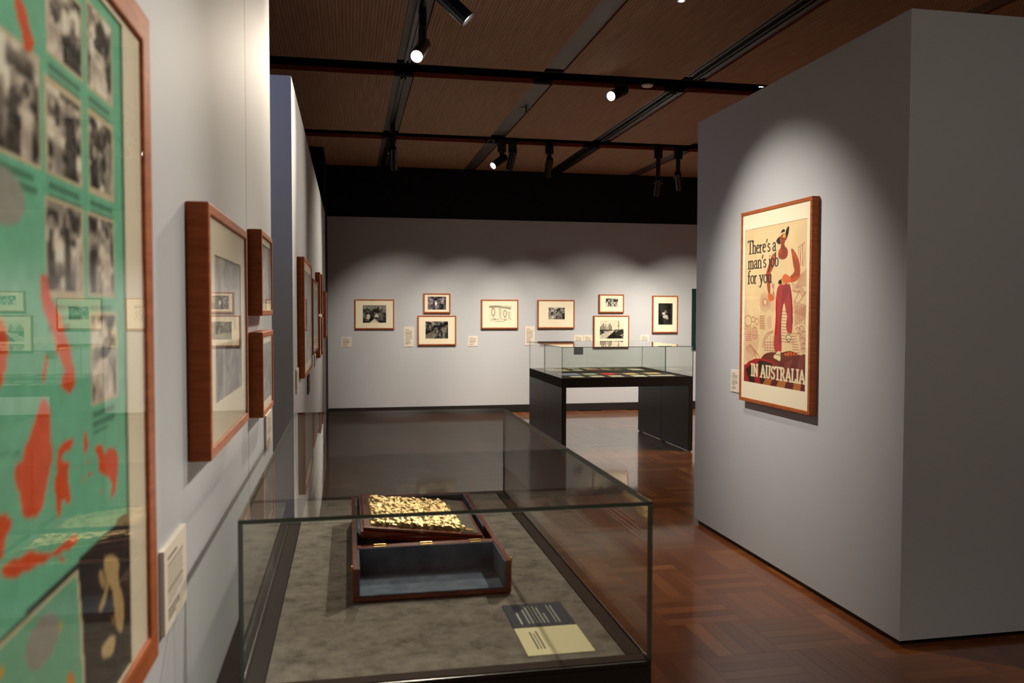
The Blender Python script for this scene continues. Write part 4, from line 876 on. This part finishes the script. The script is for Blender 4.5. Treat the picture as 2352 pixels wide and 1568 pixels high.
# gold relief on a moulded board, its left side propped up in the rear of the box
zl, zr = .955, .914; bw = .350; tilt = math.atan2(zr - zl, bw)
G = empty('gold_relief', (.200, 2.508, (zl + zr) / 2 - .030)); tag(G, 'gold relief plaque on a moulded mahogany board resting in the box', 'plaque'); G.rotation_euler = (0, -tilt, 0)
hw, hl = bw / 2, .222
def stepped(m, levels):
    for (w_, l_, a0, a1) in levels: m.box(-w_, w_, -l_, l_, a0, a1)
obj('support_block', MB().box(-.10, .10, -hl + .05, hl - .05, -.036, 0), 'case_groove', G)
m = MB(); stepped(m, [(hw - .004, hl - .004, 0, .012)]); obj('board', m, 'mahogany', G, bevel=.002)
m = MB(); stepped(m, [(hw, hl, .010, .021), (hw - .007, hl - .007, .021, .030)]); obj('moulding', m, 'mahogany', G, bevel=.003, seg=3)
m = MB(); m.box(.105, hw - .018, -hl + .02, hl - .02, .030, .032); obj('metal_plate', m, 'pewter', G, bevel=.001)
m = MB(); m.cyl((.132, -hl + .045, .032), (.132, -hl + .045, .0345), .013, n=20); obj('medallion', m, 'brass', G, smooth=True)
gx0, gx1, gy0, gy1 = -.148, .122, -hl + .035, hl - .06; nx, ny = 150, 170
R = np.random.default_rng(9); hgt = .003 * vnoise((ny, nx), 9, 11, R)
gU, gV = np.meshgrid(np.linspace(gx0, gx1, nx), np.linspace(gy0, gy1, ny)); nug = np.zeros((ny, nx))
for _ in range(850):       # nuggets
    cx_, cy_, rr = R.uniform(gx0, gx1), R.uniform(gy0, gy1), R.uniform(.005, .011)
    nug = np.maximum(nug, rr * R.uniform(.6, 1.0) * np.sqrt(np.clip(1 - ((gU - cx_) ** 2 + (gV - cy_) ** 2) / rr ** 2, 0, 1)))
hgt = hgt + nug
wob = .004 * vnoise((ny, nx), 20, 24, R); m = MB(); X_, Y_ = np.meshgrid(np.linspace(gx0, gx1, nx), np.linspace(gy0, gy1, ny))
X_ = X_ - .03 * (Y_ - gy0) / (gy1 - gy0) * (X_ > 0) * (X_ / gx1)
vs = []
for j in range(ny):
    for i in range(nx):
        e = i in (0, nx - 1) or j in (0, ny - 1)
        vs.append((X_[j, i] + (wob[j, i] - .002), Y_[j, i] + (wob[j, nx - 1 - i] - .002),   .0302 if e else .033 + hgt[j, i]))
m.add(vs, [(j * nx + i, j * nx + i + 1, (j + 1) * nx + i + 1, (j + 1) * nx + i) for j in range(ny - 1) for i in range(nx - 1)])
obj('gold_sheet', m, 'gold', G, smooth=False).data.polygons.foreach_set('use_smooth', [True] * ((nx - 1) * (ny - 1)))
# folded leaflet on the cloth
t = empty('leaflet', (.436, 1.813, HD - .001)); tag(t, 'folded leaflet, one half navy and one half cream, in the near display case', 'leaflet')
for s_, base, ink in ((0, (232, 222, 178), (96, 90, 84)), (1, (46, 52, 66), (190, 194, 180))):
    o = obj('card_half', MB().box(-.073, .073, -.152 if s_ == 0 else .001, -.001 if s_ == 0 else .149, 0, .0016), 'mount_board' if s_ == 0 else 'dark_card_edge', t)
    c = Canvas(.1455, .1505 if s_ == 0 else .1475, 110, 110, base)
    if s_ == 0:
        for k, (u, a0, a1) in enumerate(((.028, .03, .125), (.035, .03, .115), (.042, .03, .128), (.054, .035, .11))): c.rect(u, a0, u + (.0035 if k < 3 else .002), a1, ink, .9 if k < 3 else .6)
    else:
        c.rect(.022, .02, .0265, .09, ink)
        for k, (a0, a1) in enumerate(((.02, .11), (.02, .125), (.02, .135), (.02, .13), (.02, .12), (.02, .08), (0, 0), (.02, .13), (.02, .128))): c.rect(.040 + .009 * k, a0, .0435 + .009 * k, a1, ink, .75) if a1 else None
    c.mesh('print', o, .0019, -.0728, -.1518 if s_ == 0 else .0012, flat=True)
